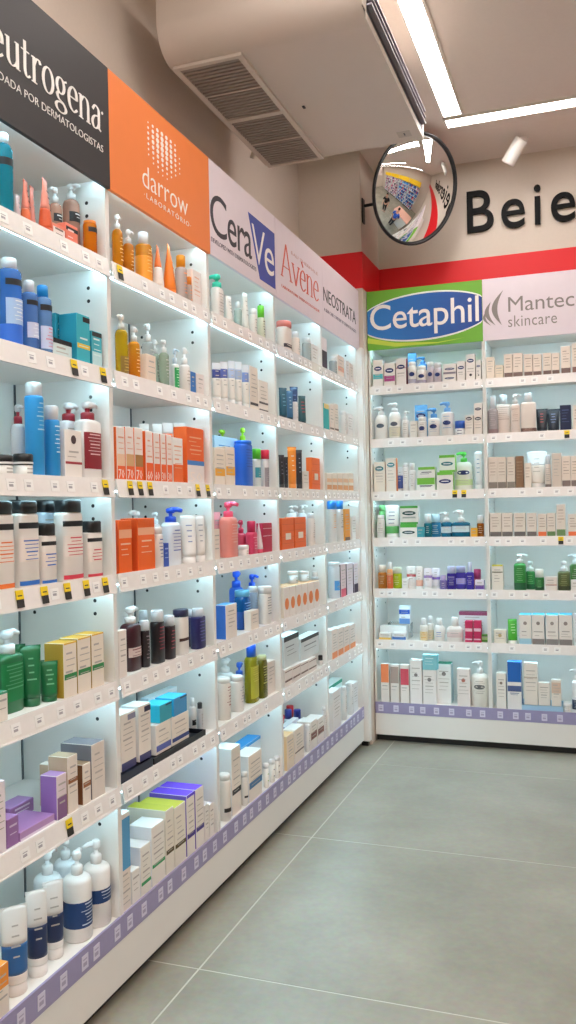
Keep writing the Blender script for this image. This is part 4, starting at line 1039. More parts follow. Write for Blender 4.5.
row(3, 2, [
 ('t', 279, 284, 455, 12, 'slim black tube', dict(c='1b1c26', tx='7a7a8a', wd=1.2)),
 ('t', 284, 288, 457, 14, 'slim black tube', dict(c='1f202c', tx='7a7a8a', wd=1.2)),
 ('t', 288, 296, 447, 14, 'orange tube with white mark', dict(c='f08a2a', tx='f4e6d4', wd=1.25)),
 ('t', 296, 302, 450, 14, 'tall black tube', dict(c='24232e', tx='a8a8b4', wd=1.2)),
 ('B', 303, 309, 471, 10, 'small white carton with grey stripe', dict(c='ece5e0', dp=.03)),
 ('B', 312, 320, 458, 10, 'orange gridded carton', dict(c='ef6f2c', s='ef6f2c', grid=1, tx=None, dp=.03)),
])
row(3, 3, [
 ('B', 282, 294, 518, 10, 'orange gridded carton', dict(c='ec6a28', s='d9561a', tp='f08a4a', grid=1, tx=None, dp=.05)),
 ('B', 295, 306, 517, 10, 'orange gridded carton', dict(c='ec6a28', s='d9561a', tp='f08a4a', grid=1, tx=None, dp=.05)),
 ('b', 307, 315, 513, 12, 'white bottle with pale cap', dict(yb=518, c='f0e7e0', cap='f3f3f3', cw=.8)),
 ('p', 286, 297, 506, 75, 'white pump bottle behind the orange cartons', dict(yb=513, c='eef0f2', plain=1)),
 ('p', 297, 307, 505, 75, 'white pump bottle behind the orange cartons', dict(yb=513, c='eef0f2', plain=1)),
 ('b', 312, 320, 511, 50, 'white bottle behind the pale cap', dict(yb=516, c='eef0f0', cap='f3f3f3', cw=.8, plain=1)),
])
row(3, 4, [('B', 284 + 6 * k, 289.6 + 6 * k, 587 - 1.2 * k, 10, 'peach-edged white carton with orange figure', dict(c='f0e8e2', s='efe2d4', tp='f0c49a', disc='ee8a4a', dz=.45, dr=.36, tx=None, dp=.10)) for k in range(6)] + [
 ('j', 287, 298, 571, 30, 'white jar with printed lid on the cartons', dict(c='e6ecef', lf=.3, st=5)),
 ('j', 299, 309, 571, 30, 'white jar with printed lid on the cartons', dict(c='e6ecef', lf=.3, st=4)),
 ('b', 311, 319, 571, 30, 'white bottle beside the jars on the cartons', dict(yb=577, c='e6eff2', plain=1, st=4)),
])
row(3, 5, [('B', 285 + 8 * k, 292.5 + 8 * k, 668 - 3.4 * k, 8, 'white carton with brown stripe', dict(c='efe6e0', s='ece4de', tp='f2f0ee', bands=[(.25, .36, '7a625c'), (.8, .86, '8a6a66')], dp=.06, tx=None)) for k in range(4)] + [
 ('B', 284, 299, 634, 20, 'pale dark-lidded carton lying on the striped cartons', dict(c='dbe6e8', tp='dbe6e8', bands=[(.82, .98, '3a4248')], tx='8a949a', t1=.7, dp=.05, st=4)),
 ('B', 301, 319, 635, 20, 'pale dark-lidded carton lying on the striped cartons', dict(c='e2eaec', tp='e2eaec', bands=[(.82, .98, '3a4248')], tx='8a949a', t1=.7, dp=.05, st=3)),
 ('b', 318, 323, 655, 10, 'small white bottle with black cap', dict(yb=660, c='ece6e2', cap='1d1c20', cw=.9)),
])
row(3, 6, [
 ('B', 287, 294, 734, 8, 'peach topped cream carton', dict(c='f0dfca', s='f2d2a4', tp='f3cf9c', dp=.06)),
 ('B', 295, 304, 727, 8, 'cream carton with grey line', dict(c='f0e6da', s='eee8e2', tp='f4f2ef', bands=[(.3, .34, '6a5a58')], dp=.06)),
 ('b', 305, 310, 724, 8, 'slim white bottle beside the brown-print cartons', dict(yb=728, c='f0ebe8', cap='f6f4f2', cw=.9)),
 ('B', 311, 317, 720, 8, 'white carton with brown print', dict(c='f0e8e2', tp='f6f3f0', bands=[(.35, .6, '8a5a52')], dp=.07)),
 ('B', 318, 324, 717, 8, 'white carton with brown print', dict(c='f0e8e2', tp='f6f3f0', bands=[(.35, .6, '8a5a52')], dp=.07)),
 ('b', 325, 329, 704, 8, 'slim white bottle by the divider', dict(yb=708, c='f2efee', cap='f6f6f6', cw=.9)),
 ('B', 285, 299, 722, 80, 'navy and white carton', dict(c='d9dcea', s='2a3a8a', tp='e8ecf4', bands=[(.2, .6, '34458f')], dp=.03)),
 ('b', 284, 293, 709, 125, 'white bottle with navy cap', dict(yb=718, c='e6ebf2', cap='25308a', cw=.8, plain=1)),
 ('b', 293, 302, 709, 125, 'white bottle with navy cap', dict(yb=718, c='e6ebf2', cap='25308a', cw=.8, plain=1)),
 ('b', 294, 302, 700, 175, 'white bottle with red cap', dict(yb=711, c='eceaec', cap='d81f2c', cw=.9, plain=1)),
 ('b', 302, 309, 700, 175, 'white bottle with red cap', dict(yb=711, c='eceaec', cap='d81f2c', cw=.9, plain=1)),
])
# ---- under the capital-lettered sign
row(4, 0, [
 ('B', 322, 327, 338, 12, 'slim white carton with dark bar', dict(c='efe6e8', bands=[(.08, .6, '3a2638')], dp=.03, tx=None)),
 ('b', 329, 337, 357, 12, 'clear pale bottle', dict(yb=361, c='dfe6e8', lq=1, cap='eef2f2', cw=.9)),
 ('B', 338, 344, 356, 12, 'peach and white carton', dict(c='f0dfd4', s='f3eae4', bands=[(.3, .5, 'f0b8a0')], dp=.03)),
 ('B', 346, 349, 361, 12, 'thin white carton', dict(c='e9e4e2', dp=.02)),
 ('B', 350, 353, 364, 12, 'thin beige carton', dict(c='e4d8d0', dp=.02)),
])
row(4, 1, [
 ('B', 324, 329, 404, 10, 'teal carton with yellow top', dict(c='2fb4b8', s='2fb4b8', tp='f0d070', bands=[(.82, 1, 'eed48a')], tx=None, dp=.04)),
 ('B', 330, 334, 404, 10, 'white carton with brown print', dict(c='efe4da', bands=[(.1, .16, '6a5248')], dp=.04)),
 ('B', 334.6, 338.5, 404, 10, 'white carton with brown print', dict(c='efe4da', bands=[(.1, .16, '6a5248')], dp=.04)),
 ('b', 340, 346, 411, 10, 'white bottle with grey mark', dict(yb=415, c='f1ece8', cap='f3f1ef', cw=.9)),
 ('B', 348, 353, 414, 12, 'pale grey carton by the corner', dict(c='e6e0dc', dp=.03)),
])
row(4, 2, [('B', 327 + 5.4 * k, 331.8 + 5.4 * k, 473, 10, 'low cream carton with orange pattern', dict(c='efe2d4', tp='e4ece8', bands=[(.1, .35, 'e0a070'), (.5, .7, 'eec29c')], tx=None, dp=.09)) for k in range(5)])
row(4, 3, [
 ('b', 328, 336, 501, 12, 'white bottle with bright blue cap', dict(yb=509, c='ece8e4', cap='2a8ae8', cw=.95, n=3, asp=.6, tx='f0a860')),
 ('b', 336, 343, 501, 12, 'white bottle with bright blue cap', dict(yb=509, c='ece8e4', cap='2a8ae8', cw=.95, n=3, asp=.6, tx='5a5a66')),
 ('B', 345, 350, 509, 10, 'orange amber carton', dict(c='ef9a30', s='f0b050', tp='f0b050', bands=[(0, .12, '6a4a3a')], dp=.03)),
 ('B', 352, 356, 516, 12, 'thin white carton by the corner', dict(c='e9e6e4', dp=.03)),
])
row(4, 4, [
 ('b', 328, 340, 562, 14, 'large white bottle with blue print', dict(yb=566, c='e4ecf4', cap='f1f4f6', cw=.95, sh=.05, lab=[(.25, .55, '5aa8ec')])),
 ('B', 341, 346, 564, 10, 'pale pink carton with dark stripes', dict(c='ecd9de', s='4a2a44', bands=[(.0, .25, 'e0607a')], dp=.04)),
 ('B', 347, 353, 563, 10, 'lilac white carton with dark edge', dict(c='e9e0ea', s='3a2a48', dp=.04)),
 ('B', 354, 358, 563, 12, 'lilac white carton with dark foot', dict(c='e6dfe8', s='3a2a48', bands=[(.0, .3, '2f2440')], dp=.04)),
])
row(4, 5, [('B', 332 + 6 * k, 337.4 + 6 * k, 629 - 1.6 * k, 10, 'white carton with orange foot', dict(c='efe4dc', s='f0ebe8', tp='f1efee', bands=[(.0, .22, 'ef9a66')], dp=.05)) for k in range(5)])
row(4, 6, [
 ('B', 333, 341, 690, 8, 'white carton with faint print', dict(c='efeae8', tp='f4f2f2', dp=.05)),
 ('b', 341, 347, 686, 8, 'white bottle with rounded cap', dict(yb=690, c='f0eeee', cap='f5f5f5', cw=.85)),
 ('b', 347, 353, 682, 8, 'white bottle with rounded cap', dict(yb=686, c='f0eeee', cap='f5f5f5', cw=.85)),
 ('B', 353.5, 358, 682, 8, 'grey white carton', dict(c='e6e4e4', tp='f1f0f0', dp=.05)),
 ('B', 359, 364, 678, 8, 'grey white carton', dict(c='e6e4e4', tp='f1f0f0', dp=.05)),
 ('B', 333, 358, 675, 120, 'low white carton with green top edge', dict(c='e6efec', s='3aa88a', tp='dfe9e6', bands=[(.86, .97, '2f9a80')], dp=.06)),
])
# ---- back wall, under the green-and-blue sign
OV = '1f2f6a'
cb = lambda **k: dict(dict(c='f1ebe6', oval=OV, tx='b8b0ae', t1=.5, dp=.05), **k)
row(5, 0, [
 ('B', 373, 383, 360, 10, 'white oval-logo carton with teal band', cb(bands=[(.3, .48, '4fb8c0')])),
 ('B', 384, 395, 363, 10, 'white oval-logo carton with magenta band', cb(bands=[(.22, .46, 'b04a8a')])),
 ('B', 396, 406, 358, 10, 'white oval-logo carton with maroon edge', cb(s='8a2a3a', bands=[(.62, .66, 'c88a90')])),
 ('b', 408, 417, 362, 10, 'white bottle with navy oval', dict(yb=366, c='f1edea', cap='f4f2f0', cw=.8, oval=OV, lab=[(.1, .3, 'b0aac0')])),
 ('b', 417, 427, 366, 10, 'shorter white bottle with navy oval', dict(yb=370, c='f1edea', cap='f4f2f0', cw=.8, oval=OV, lab=[(.1, .3, 'b0aac0')])),
 ('b', 427, 434, 362, 12, 'lilac grey bottle with navy oval', dict(yb=367, c='cfc4cc', cap='efeaea', cw=.9, oval=OV, plain=1)),
 ('b', 434, 442, 363, 12, 'lilac grey bottle with navy oval', dict(yb=368, c='cfc4cc', cap='efeaea', cw=.9, oval=OV, plain=1)),
 ('B', 443, 456, 374, 10, 'low white oval-logo carton, under another', cb(ovz=.5, tx=None)),
 ('B', 443, 456, 364, 10, 'low white oval-logo carton, on top', cb(ovz=.5, tx=None, st=1, bands=[(.0, .2, '8a8290')])),
 ('B', 457, 465, 361, 10, 'white oval-logo carton with plain front', cb()),
 ('B', 466, 475, 354, 10, 'tall white carton with two dark ovals', cb(ovz=.75, disc='3a3440', dz=.22)),
 ('B', 476, 481, 360, 10, 'slim white carton with two dark ovals', cb(ovz=.7, disc='3a3440', dz=.25)),
 ('B', 408, 416, 353, 90, 'blue carton behind the oval bottles', dict(c='5a9ad8', dp=.03)),
 ('p', 418, 428, 357, 70, 'blue pump bottle at the back', dict(yb=364, c='4f8ad0', cap='5a9ae0', plain=1)),
])
row(5, 1, [
 ('p', 375, 388, 407, 12, 'round white pump bottle with oval', dict(yb=415, c='f2efeb', oval='4a5a6a', sp=180, sh=.3, tx=None)),
 ('p', 389, 401, 403, 12, 'white pump bottle with beige label', dict(yb=412, c='f0ebe4', oval='5a5a66', sp=180, lab=[(.1, .45, 'd9d0b8')], sh=.25)),
 ('p', 402, 409, 411, 14, 'slim white pump bottle', dict(yb=420, c='eeeae6', sp=0)),
 ('B', 410, 417, 421, 10, 'small cream carton beside the slim pump', dict(c='efe8de', dp=.03)),
 ('b', 418, 427, 417, 10, 'white bottle with dark oval', dict(yb=421, c='f2efec', cap='f4f3f1', cw=.9, oval=OV)),
 ('p', 428, 440, 408, 10, 'white bottle with blue pump and oval', dict(yb=418, c='f2efec', cap='5a9ad8', cw=.55, oval=OV, sp=180, tx='a8b8d4')),
 ('p', 441, 454, 402, 10, 'tall white bottle with blue pump', dict(yb=412, c='f2efec', cap='7ab0e6', cw=.6, oval=OV, sp=180, tx='8ab0d8')),
 ('j', 455, 465, 421, 10, 'white jar with blue lid', dict(c='eef0f2', cap='2a5ab8', lf=.5, tx='3a3a5a')),
 ('B', 465, 473, 415, 10, 'cream oval-logo carton', dict(c='efe6dc', oval='3a3a50', ovz=.82, dp=.05)),
 ('B', 474, 482, 415, 10, 'cream oval-logo carton', dict(c='efe6dc', oval='3a3a50', ovz=.82, dp=.05)),
 ('B', 474, 482, 403, 10, 'small cream carton stacked on top', dict(c='efe8e0', oval='3a3a50', ovz=.5, tx=None, dp=.05, st=1)),
 ('B', 415, 427, 405, 90, 'blue carton with dark oval behind', dict(c='6aaade', oval=OV, dp=.03)),
])
row(5, 2, [
 ('B', 374, 385, 462, 10, 'cream carton with teal oval', dict(c='efe6da', oval='3a8a94', ovz=.78, dp=.05)),
 ('B', 386, 396, 458, 10, 'cream carton with teal oval and orange edge', dict(c='efe6da', s='ef8a4a', oval='3a8a94', ovz=.8, dp=.05)),
 ('t', 397, 403, 467, 12, 'white tube with navy streak', dict(zones=[(0, .6, '4a62a8'), (.6, 1, 'eef0f4')], wd=1.2)),
 ('b', 403, 409, 463, 12, 'slim white bottle beside the navy tube', dict(yb=467, c='f2f0ee', cap='f4f4f4', cw=.8)),
 ('b', 409, 416, 463, 12, 'white bottle with tall cap', dict(yb=470, c='f2f0ee', cap='f4f4f4', cw=.7)),
 ('B', 417, 435, 478, 10, 'low green and white carton, under another', dict(c='f1efe9', tp='7ac043', bands=[(.5, 1, '7ac043')], tx='4a4a60', t1=.45, dp=.06)),
 ('B', 418, 435, 467, 10, 'low green and white carton, on top', dict(c='f1efe9', tp='7ac043', bands=[(.75, 1, '7ac043')], tx='4a4a60', t1=.6, dp=.06, st=1)),
 ('B', 437, 453, 472, 10, 'green topped carton with dark oval, lower', dict(c='f1efe9', tp='6fbf3c', s='8acb5a', bands=[(.84, 1, '6fbf3c')], oval=OV, ovz=.5, tx=None, dp=.06)),
 ('B', 439, 455, 455, 10, 'green topped carton with dark oval, upper', dict(c='e6f0e4', tp='6fbf3c', s='8acb5a', bands=[(.84, 1, '6fbf3c'), (0, .1, '6fbf3c')], oval='2a7a80', ovz=.48, tx=None, dp=.06, st=1)),
 ('p', 455, 473, 452, 12, 'large white bottle with green pump', dict(yb=462, c='f0efe4', cap='5ac04a', n=2.6, asp=.6, cw=.5, oval=OV, ovz=.62, sp=180, lab=[(.18, .38, 'cfe0a8')], sh=.25)),
 ('t', 475, 482, 451, 12, 'white tube with blue green print', dict(c='e4eef0', tx='3a8ab0', wd=1.1)),
])
row(5, 3, [
 ('b', 377, 385, 515, 10, 'slim white bottle at the shelf end', dict(yb=519, c='f0eeea', cap='f4f4f2', cw=.9)),
 ('t', 386, 399, 505, 12, 'white tube with green foot and oval', dict(zones=[(0, .25, '5aa85a'), (.25, 1, 'f0f0ec')], tx='3a4a80', cap='f0f0ec', wd=1.1)),
 ('B', 400, 417, 524, 10, 'white and green carton with dark oval, lower', dict(c='f1efe9', tp='4aa83c', bands=[(.75, 1, '4aa83c')], oval='1f4a4a', ovz=.4, tx=None, dp=.06)),
 ('B', 400, 418, 506, 10, 'white and green carton with dark oval, upper', dict(c='f1efe9', tp='4aa83c', bands=[(.88, 1, '4aa83c'), (0, .1, '3a9a3c')], oval='1f4a4a', ovz=.6, tx='9aa8a0', t1=.4, dp=.06, st=1)),
 ('B', 417, 424, 527, 10, 'small teal carton', dict(c='3a9aa8', s='3a9aa8', dp=.03)),
 ('b', 424, 432, 514, 14, 'teal bottle with white cap', dict(yb=523, c='2f8a9a', lq=1, cap='eef4f4', cw=.8)),
 ('b', 431, 441, 514, 18, 'blue bottle with wide white cap', dict(yb=522, c='4aa0cc', lq=1, cap='d8ecf6', cw=.85)),
 ('p', 441, 452, 512, 12, 'teal bottle with white pump', dict(yb=522, c='2f7fa0', lq=1, lab=[(.3, .7, 'cfe2ea')], sp=180)),
 ('p', 452, 470, 510, 12, 'broad teal bottle with white pump', dict(yb=522, c='1f7a9c', lq=1, n=3, asp=.6, cw=.5, lab=[(.35, .75, 'd0e4ea')], sp=180)),
 ('B', 471, 477, 528, 10, 'small amber yellow carton', dict(c='f0b02a', tp='f4c04a', dp=.03)),
 ('b', 477, 484, 515, 12, 'amber bottle with white cap', dict(yb=523, c='b86a2a', lq=1, cap='eef0f2', cw=.9)),
 ('b', 379, 387, 505, 70, 'green bottle behind the slim bottle', dict(yb=511, c='7ac07a', cap='8ad08a', cw=.9, plain=1)),
])
row(5, 4, [
 ('b', 378, 387, 565, 12, 'amber bottle with pale cap', dict(yb=572, c='d98a3a', lq=1, cap='ece4da', cw=.85)),
 ('b', 387, 393, 562, 14, 'orange and white bottle', dict(yb=569, c='e6a06a', cap='f1f1f1', cw=.7, low=(.7, 'd8602a'))),
 ('b', 393, 402, 567, 14, 'lime bottle with pale cap', dict(yb=573, c='d2e03a', lq=1, cap='e6ecd8', cw=.95)),
 ('B', 402, 408, 579, 10, 'small white carton beside the lime bottle', dict(c='f1eeea', dp=.03)),
 ('t', 407, 416, 566, 12, 'white tube with red band', dict(zones=[(0, .45, 'f1ece8'), (.45, .58, 'c04a4a'), (.58, 1, 'f1ece8')], wd=1.1)),
 ('t', 416, 423, 566, 14, 'white tube with thin orange band', dict(zones=[(0, .3, 'e8b09a'), (.3, 1, 'f1ece8')], wd=1.1)),
 ('t', 424, 432, 568, 12, 'white tube with lilac band', dict(zones=[(0, .45, 'f1ecee'), (.45, .6, 'a88ac8'), (.6, 1, 'efeaf0')], wd=1.1)),
 ('t', 432, 440, 568, 12, 'white tube with violet band', dict(zones=[(0, .35, 'f1ecee'), (.35, .5, '8a6ac0'), (.5, 1, 'efeaf0')], wd=1.1)),
 ('b', 440, 447, 575, 12, 'small lilac bottle', dict(yb=580, c='9a86c4', lq=1, cap='c9b8e0', cw=.8)),
 ('b', 447, 456, 566, 14, 'purple bottle with clear cap', dict(yb=573, c='4a3aa8', lq=1, cap='c0c4e4', cw=.9, n=3, asp=.6)),
 ('b', 456, 466, 566, 12, 'purple bottle with lilac label', dict(yb=572, c='5a4ab8', lq=1, cap='b8bce4', cw=.9, n=3, asp=.6, lab=[(.3, .65, 'b0a8e0')])),
 ('b', 466, 474, 562, 14, 'tall violet bottle with pale cap', dict(yb=572, c='5a48c0', lq=1, cap='d8dcf0', cw=.55)),
 ('B', 475, 484, 580, 10, 'small white and purple carton', dict(c='ece6f0', s='7a5ab0', bands=[(.1, .5, '6a4aa0')], dp=.03)),
 ('j', 474, 481, 569, 55, 'round magenta jar at the back', dict(c='a02a5a', cap='b03a6a')),
])
row(5, 5, [
 ('B', 379, 391, 633, 10, 'white carton with yellow foot, low stack', dict(c='eef0ee', bands=[(0, .35, 'f0c860')], tp='f3f5f5', dp=.06)),
 ('B', 392, 406, 633, 10, 'white carton with blue mark, low stack', dict(c='eef0f2', bands=[(.1, .5, '4a7ac0')], tp='f3f5f5', dp=.06)),
 ('B', 380, 406, 626, 10, 'flat white carton lying across', dict(c='f0f2f2', tp='f4f6f6', tx=None, dp=.06, st=2)),
 ('r', 388, 411, 623, 95, 'clear acrylic display stand', dict(dp=.06, name='display_riser', cat='display stand')),
 ('B', 399, 410, 606, 98, 'white carton with blue swirl on the stand', dict(c='e9f0f6', bands=[(.55, .8, '2a5ab8'), (.0, .3, '6a94d0')], dp=.04, st=1)),
 ('b', 420, 428, 618, 12, 'white bottle with orange stripe', dict(yb=625, c='f0ece4', cap='f3f3f3', cw=.6, lab=[(.05, .6, 'f0d8a8')], tx='e0a040')),
 ('b', 427, 434, 616, 18, 'white bottle with beige stripe', dict(yb=623, c='f0ece4', cap='f3f3f3', cw=.6, lab=[(.05, .6, 'ead8b8')])),
 ('b', 434, 445, 618, 10, 'white bottle with blue script', dict(yb=625, c='f3f1ee', cap='f5f5f5', cw=.5, tx='3a6ac0', sh=.3)),
 ('b', 447, 463, 617, 10, 'broad white bottle with pink label', dict(yb=626, c='f3eeea', cap='f5f3f1', cw=.4, n=2.6, asp=.55, lab=[(.3, .62, 'ecd6d4')], sh=.25)),
 ('B', 465, 472.5, 636, 10, 'magenta carton, lower layer', dict(c='c02458', bands=[(.4, .6, 'f0c8d6')], tx=None, dp=.04)),
 ('B', 473.5, 481, 636, 10, 'magenta carton, lower layer', dict(c='c02458', bands=[(.4, .6, 'f0c8d6')], tx=None, dp=.04)),
 ('B', 465, 472.5, 621, 10, 'magenta carton, upper layer', dict(c='c02458', bands=[(.3, .5, 'f0c8d6')], tx=None, dp=.04, st=2)),
 ('B', 473.5, 481, 621, 10, 'magenta carton, upper layer', dict(c='c02458', bands=[(.3, .5, 'f0c8d6')], tx=None, dp=.04, st=2)),
 ('B', 482, 489, 635, 10, 'small green carton', dict(c='5a9a3a', bands=[(.3, .7, 'a8d080')], dp=.04)),
 ('B', 459, 488, 612, 90, 'wide white carton with maroon lid', dict(c='e6e4e6', tp='7a2a4a', bands=[(.88, 1, '8a3a5a')], dp=.06)),
])
row(5, 6, [
 ('B', 381, 389, 664, 8, 'slim white carton with orange upper half', dict(c='efe7e1', bands=[(.52, 1, 'ef8a5a')], tx='b8b0ac', t1=.48, dp=.04)),
 ('B', 390.5, 399, 665, 8, 'slim white carton with taupe upper half', dict(c='efe7e1', bands=[(.52, .95, 'b09a90')], tx='b8b0ac', t1=.48, dp=.04)),
 ('B', 400.5, 409, 665, 8, 'slim white carton with red upper half', dict(c='efe7e1', bands=[(.48, .9, 'cc4a5a')], tx='b8b0ac', t1=.44, dp=.04)),
 ('B', 410, 422, 660, 10, 'tall white carton with small emblem', dict(c='f1ece8', tp='f6f4f2', disc='8a8280', dz=.66, dp=.05)),
 ('B', 423, 436, 670, 10, 'white carton supporting a teal carton', dict(c='f1ece8', tp='f6f4f2', disc='8a8280', dz=.72, dp=.05)),
 ('B', 422.5, 437, 655, 8, 'teal carton stacked on a white one', dict(c='8acbd4', s='7ac0cc', tp='bfe6ea', tx='d8f0f2', dp=.05, st=1)),
 ('B', 437, 451, 664, 14, 'white carton with dark green top', dict(c='f1efec', s='cfe0e6', tp='1f7a5c', disc='8a8280', dz=.75, dp=.09)),
 ('B', 457, 470, 669, 10, 'white carton beside the round pump bottle', dict(c='efe8e4', tp='f1f0f0', disc='c07a6a', dz=.7, dp=.05)),
 ('p', 473, 491, 661, 10, 'round white pump bottle', dict(yb=673, c='f3efe6', cw=.35, disc=1, sh=.15, oval='6a6a6a', ovz=.62, sp=180)),
])
# ---- back wall, under the grey-leaf sign
bb = lambda f='7a625c', **k: dict(dict(c='efe0d2', tp='f1e6da', bands=[(0, .22, f)], tx='b8a496', t0=.4, dp=.05), **k)
row(6, 0, [
 ('B', 486, 494, 357, 10, 'cream carton without foot band', dict(c='f0e2d2', dp=.05)),
 ('B', 495, 503, 365, 10, 'short cream carton', dict(c='f0e0cc', dp=.05))] + [
 ('B', a, b - .6, y, 10, 'cream carton with brown foot band', bb()) for a, b, y in ((504, 513, 354), (513, 523, 353), (524, 533, 354), (533, 542, 354), (543, 552, 353), (552, 560, 353))] + [
 ('B', 561, 570.5, 346, 10, 'taller cream carton with brown foot band', bb()),
 ('B', 572, 583, 343, 10, 'tallest cream carton with brown foot band', bb('8a625c'))])
row(6, 1, [
 ('b', 486, 496, 396, 12, 'clear bottle with pointed cap', dict(yb=409, c='ddd2d4', lq=1, cap='e6eef4', cw=.6, low=(.2, '8a7274'), tx='b8a8aa')),
 ('b', 496, 511, 395, 12, 'white square bottle with white cap', dict(yb=404, c='f1e2d8', cap='eef2f6', n=4, asp=.6, cw=.5, capasp=1, sh=.06, tx='c0a89c')),
 ('p', 511, 520, 394, 14, 'white bottle with pump nozzle', dict(yb=404, c='f1e2d8', n=3, asp=.8, sp=0, cw=.6, tx='c0a89c')),
 ('b', 521, 536, 393, 12, 'white bottle with brown foot', dict(yb=402, c='f1e4da', cap='eef2f6', n=3, asp=.6, cw=.5, capasp=1, sh=.08, lab=[(0.01, .15, '7a5a52')], full=1, tx='b8a090')),
 ('t', 537, 547, 409, 12, 'black tube with red mark', dict(c='24242e', tx='b84a4a', wd=1.15)),
 ('t', 548, 559, 409, 12, 'black tube with grey blue mark', dict(c='2a2c38', tx='7a8ab0', wd=1.15)),
 ('B', 560, 571, 405, 10, 'navy carton beside the black tubes', dict(c='1a2548', s='1a2548', tp='222e58', tx='4a5a88', dp=.05)),
 ('B', 573, 582, 405, 10, 'cream carton at the shelf edge', bb(bands=[])),
])
row(6, 2, [
 ('B', 488, 497, 457, 10, 'beige carton with grey foot band', bb('8a8078', c='e6dacd')),
 ('B', 497.5, 506, 457, 10, 'beige carton with grey foot band', bb('8a8078', c='e6dacd')),
 ('B', 507, 515, 457, 10, 'beige carton with grey foot band', bb('8a8078', c='e6dacd')),
 ('B', 515.6, 523.5, 456, 10, 'plain brown carton', dict(c='8a6a50', s='8a6a50', tx='a88a70', dp=.05)),
 ('B', 524.5, 531, 463, 10, 'small beige carton beside the brown one', bb(bands=[], c='ece0d2')),
 ('t', 529, 545, 451, 26, 'cream tube with wide white crimp', dict(zones=[(0, .55, 'efe2d6'), (.55, 1, 'f3f3f3')], wd=1.25, tx='b8a89c')),
 ('b', 545, 551, 455, 12, 'small bottle with clear dropper cap', dict(yb=464, c='e9ddd2', cap='dfeaf2', cw=.7, low=(.15, '8a7a72'))),
 ('B', 552, 561.5, 453, 10, 'tall plain taupe carton', dict(c='dccfc2', dp=.05)),
 ('B', 562, 570.5, 456, 10, 'cream carton with taupe foot', bb('8a7a74')),
 ('B', 571, 580, 456, 10, 'cream carton with taupe foot', bb('8a7a74'))])
row(6, 3, [('B', a, b - .6, y, 10, l, bb(f, c='e9ded2', tp='6a4a3a' if f == '6f6a66' else 'efe4da')) for a, b, y, l, f in (
 (490, 502, 513, 'beige carton with dark grey foot', '6f6a66'), (502, 513, 513, 'beige carton with dark grey foot', '6f6a66'), (514, 526, 513, 'beige carton with dark grey foot', '6f6a66'),
 (527, 537, 513, 'beige carton with dark grey foot', '6f6a66'), (538, 547, 514, 'beige carton with orange foot', 'ef7a4a'), (547, 556, 513, 'beige carton with green foot', '6a8a5a'),
 (556.5, 566, 504, 'tall beige carton with green foot', '6a8a5a'), (568, 580, 514, 'beige carton with orange foot', 'ef7a4a'))])
row(6, 4, [
 ('B', 492, 503, 565, 10, 'white carton with lime top edge', dict(c='f0ebe0', bands=[(.95, 1, 'd8d84a'), (.7, .74, '6a6a4a')], tp='e6e48a', dp=.05)),
 ('p', 514, 526, 554, 12, 'large green pump bottle', dict(yb=563, c='2f8a3a', cap='f1f4f4', cw=.55, low=(.28, '1f5a34'), tx='8ac08a', sp=0)),
 ('p', 526, 535, 561, 12, 'green bottle with clear pump', dict(yb=571, c='2f8a44', cap='e6f0ee', cw=.7, low=(.28, '1f5a34'), tx='8ac08a')),
 ('b', 535, 544, 569, 12, 'short green bottle with white cap', dict(yb=577, c='2f7a3c', cap='eef3ec', cw=.9, low=(.3, '1f5030'), tx='8ac08a')),
 ('B', 545.5, 557, 577, 10, 'small white carton with red line', dict(c='efe6de', bands=[(.4, .46, 'b86a5a')], dp=.05)),
 ('p', 558, 570, 561, 12, 'olive bottle with white pump', dict(yb=571, c='5f6a3a', cap='f1f4f4', cw=.55, low=(.25, '3f4a30'), tx='a8b080', sp=90)),
 ('B', 571, 581, 580, 10, 'small white carton at the shelf edge', dict(c='efebe6', dp=.03)),
 ('p', 570, 582, 554, 55, 'olive green pump bottle at the back', dict(yb=564, c='4a7a3a', cap='f1f4f4', sp=180))])
row(6, 5, [
 ('B', 494, 506, 630, 10, 'short cream carton at the shelf end', dict(c='efe8d8', disc='c8b080', dz=.6, dp=.05)),
 ('t', 508, 517, 619, 14, 'bright green tube', dict(c='4ab02f', tx='d0f0c0', wd=1.0, rot=20, cap='f0f4ee'))] + [
 ('B', a, b - .6, y, 10, l, dict(c='efeae4', s='d8e6ec', tp='5ac8ec', bands=[(0, .2, f)], disc='9a8f8a', dz=.72, tx='b0a8a4', t0=.25, t1=.5, dp=.10)) for a, b, y, l, f in (
 (519, 532, 615, 'cyan topped carton with pale blue foot', 'a8d4e6'), (532, 545, 615, 'cyan topped carton with grey foot', '8a8482'), (546, 559, 615, 'cyan topped carton with grey foot', '8a8482'), (559, 573, 615, 'cyan topped carton with grey foot', '8a8482'))] + [
 ('B', 574, 582, 614, 10, 'slim white carton at the shelf edge', dict(c='eef0f0', dp=.05))])
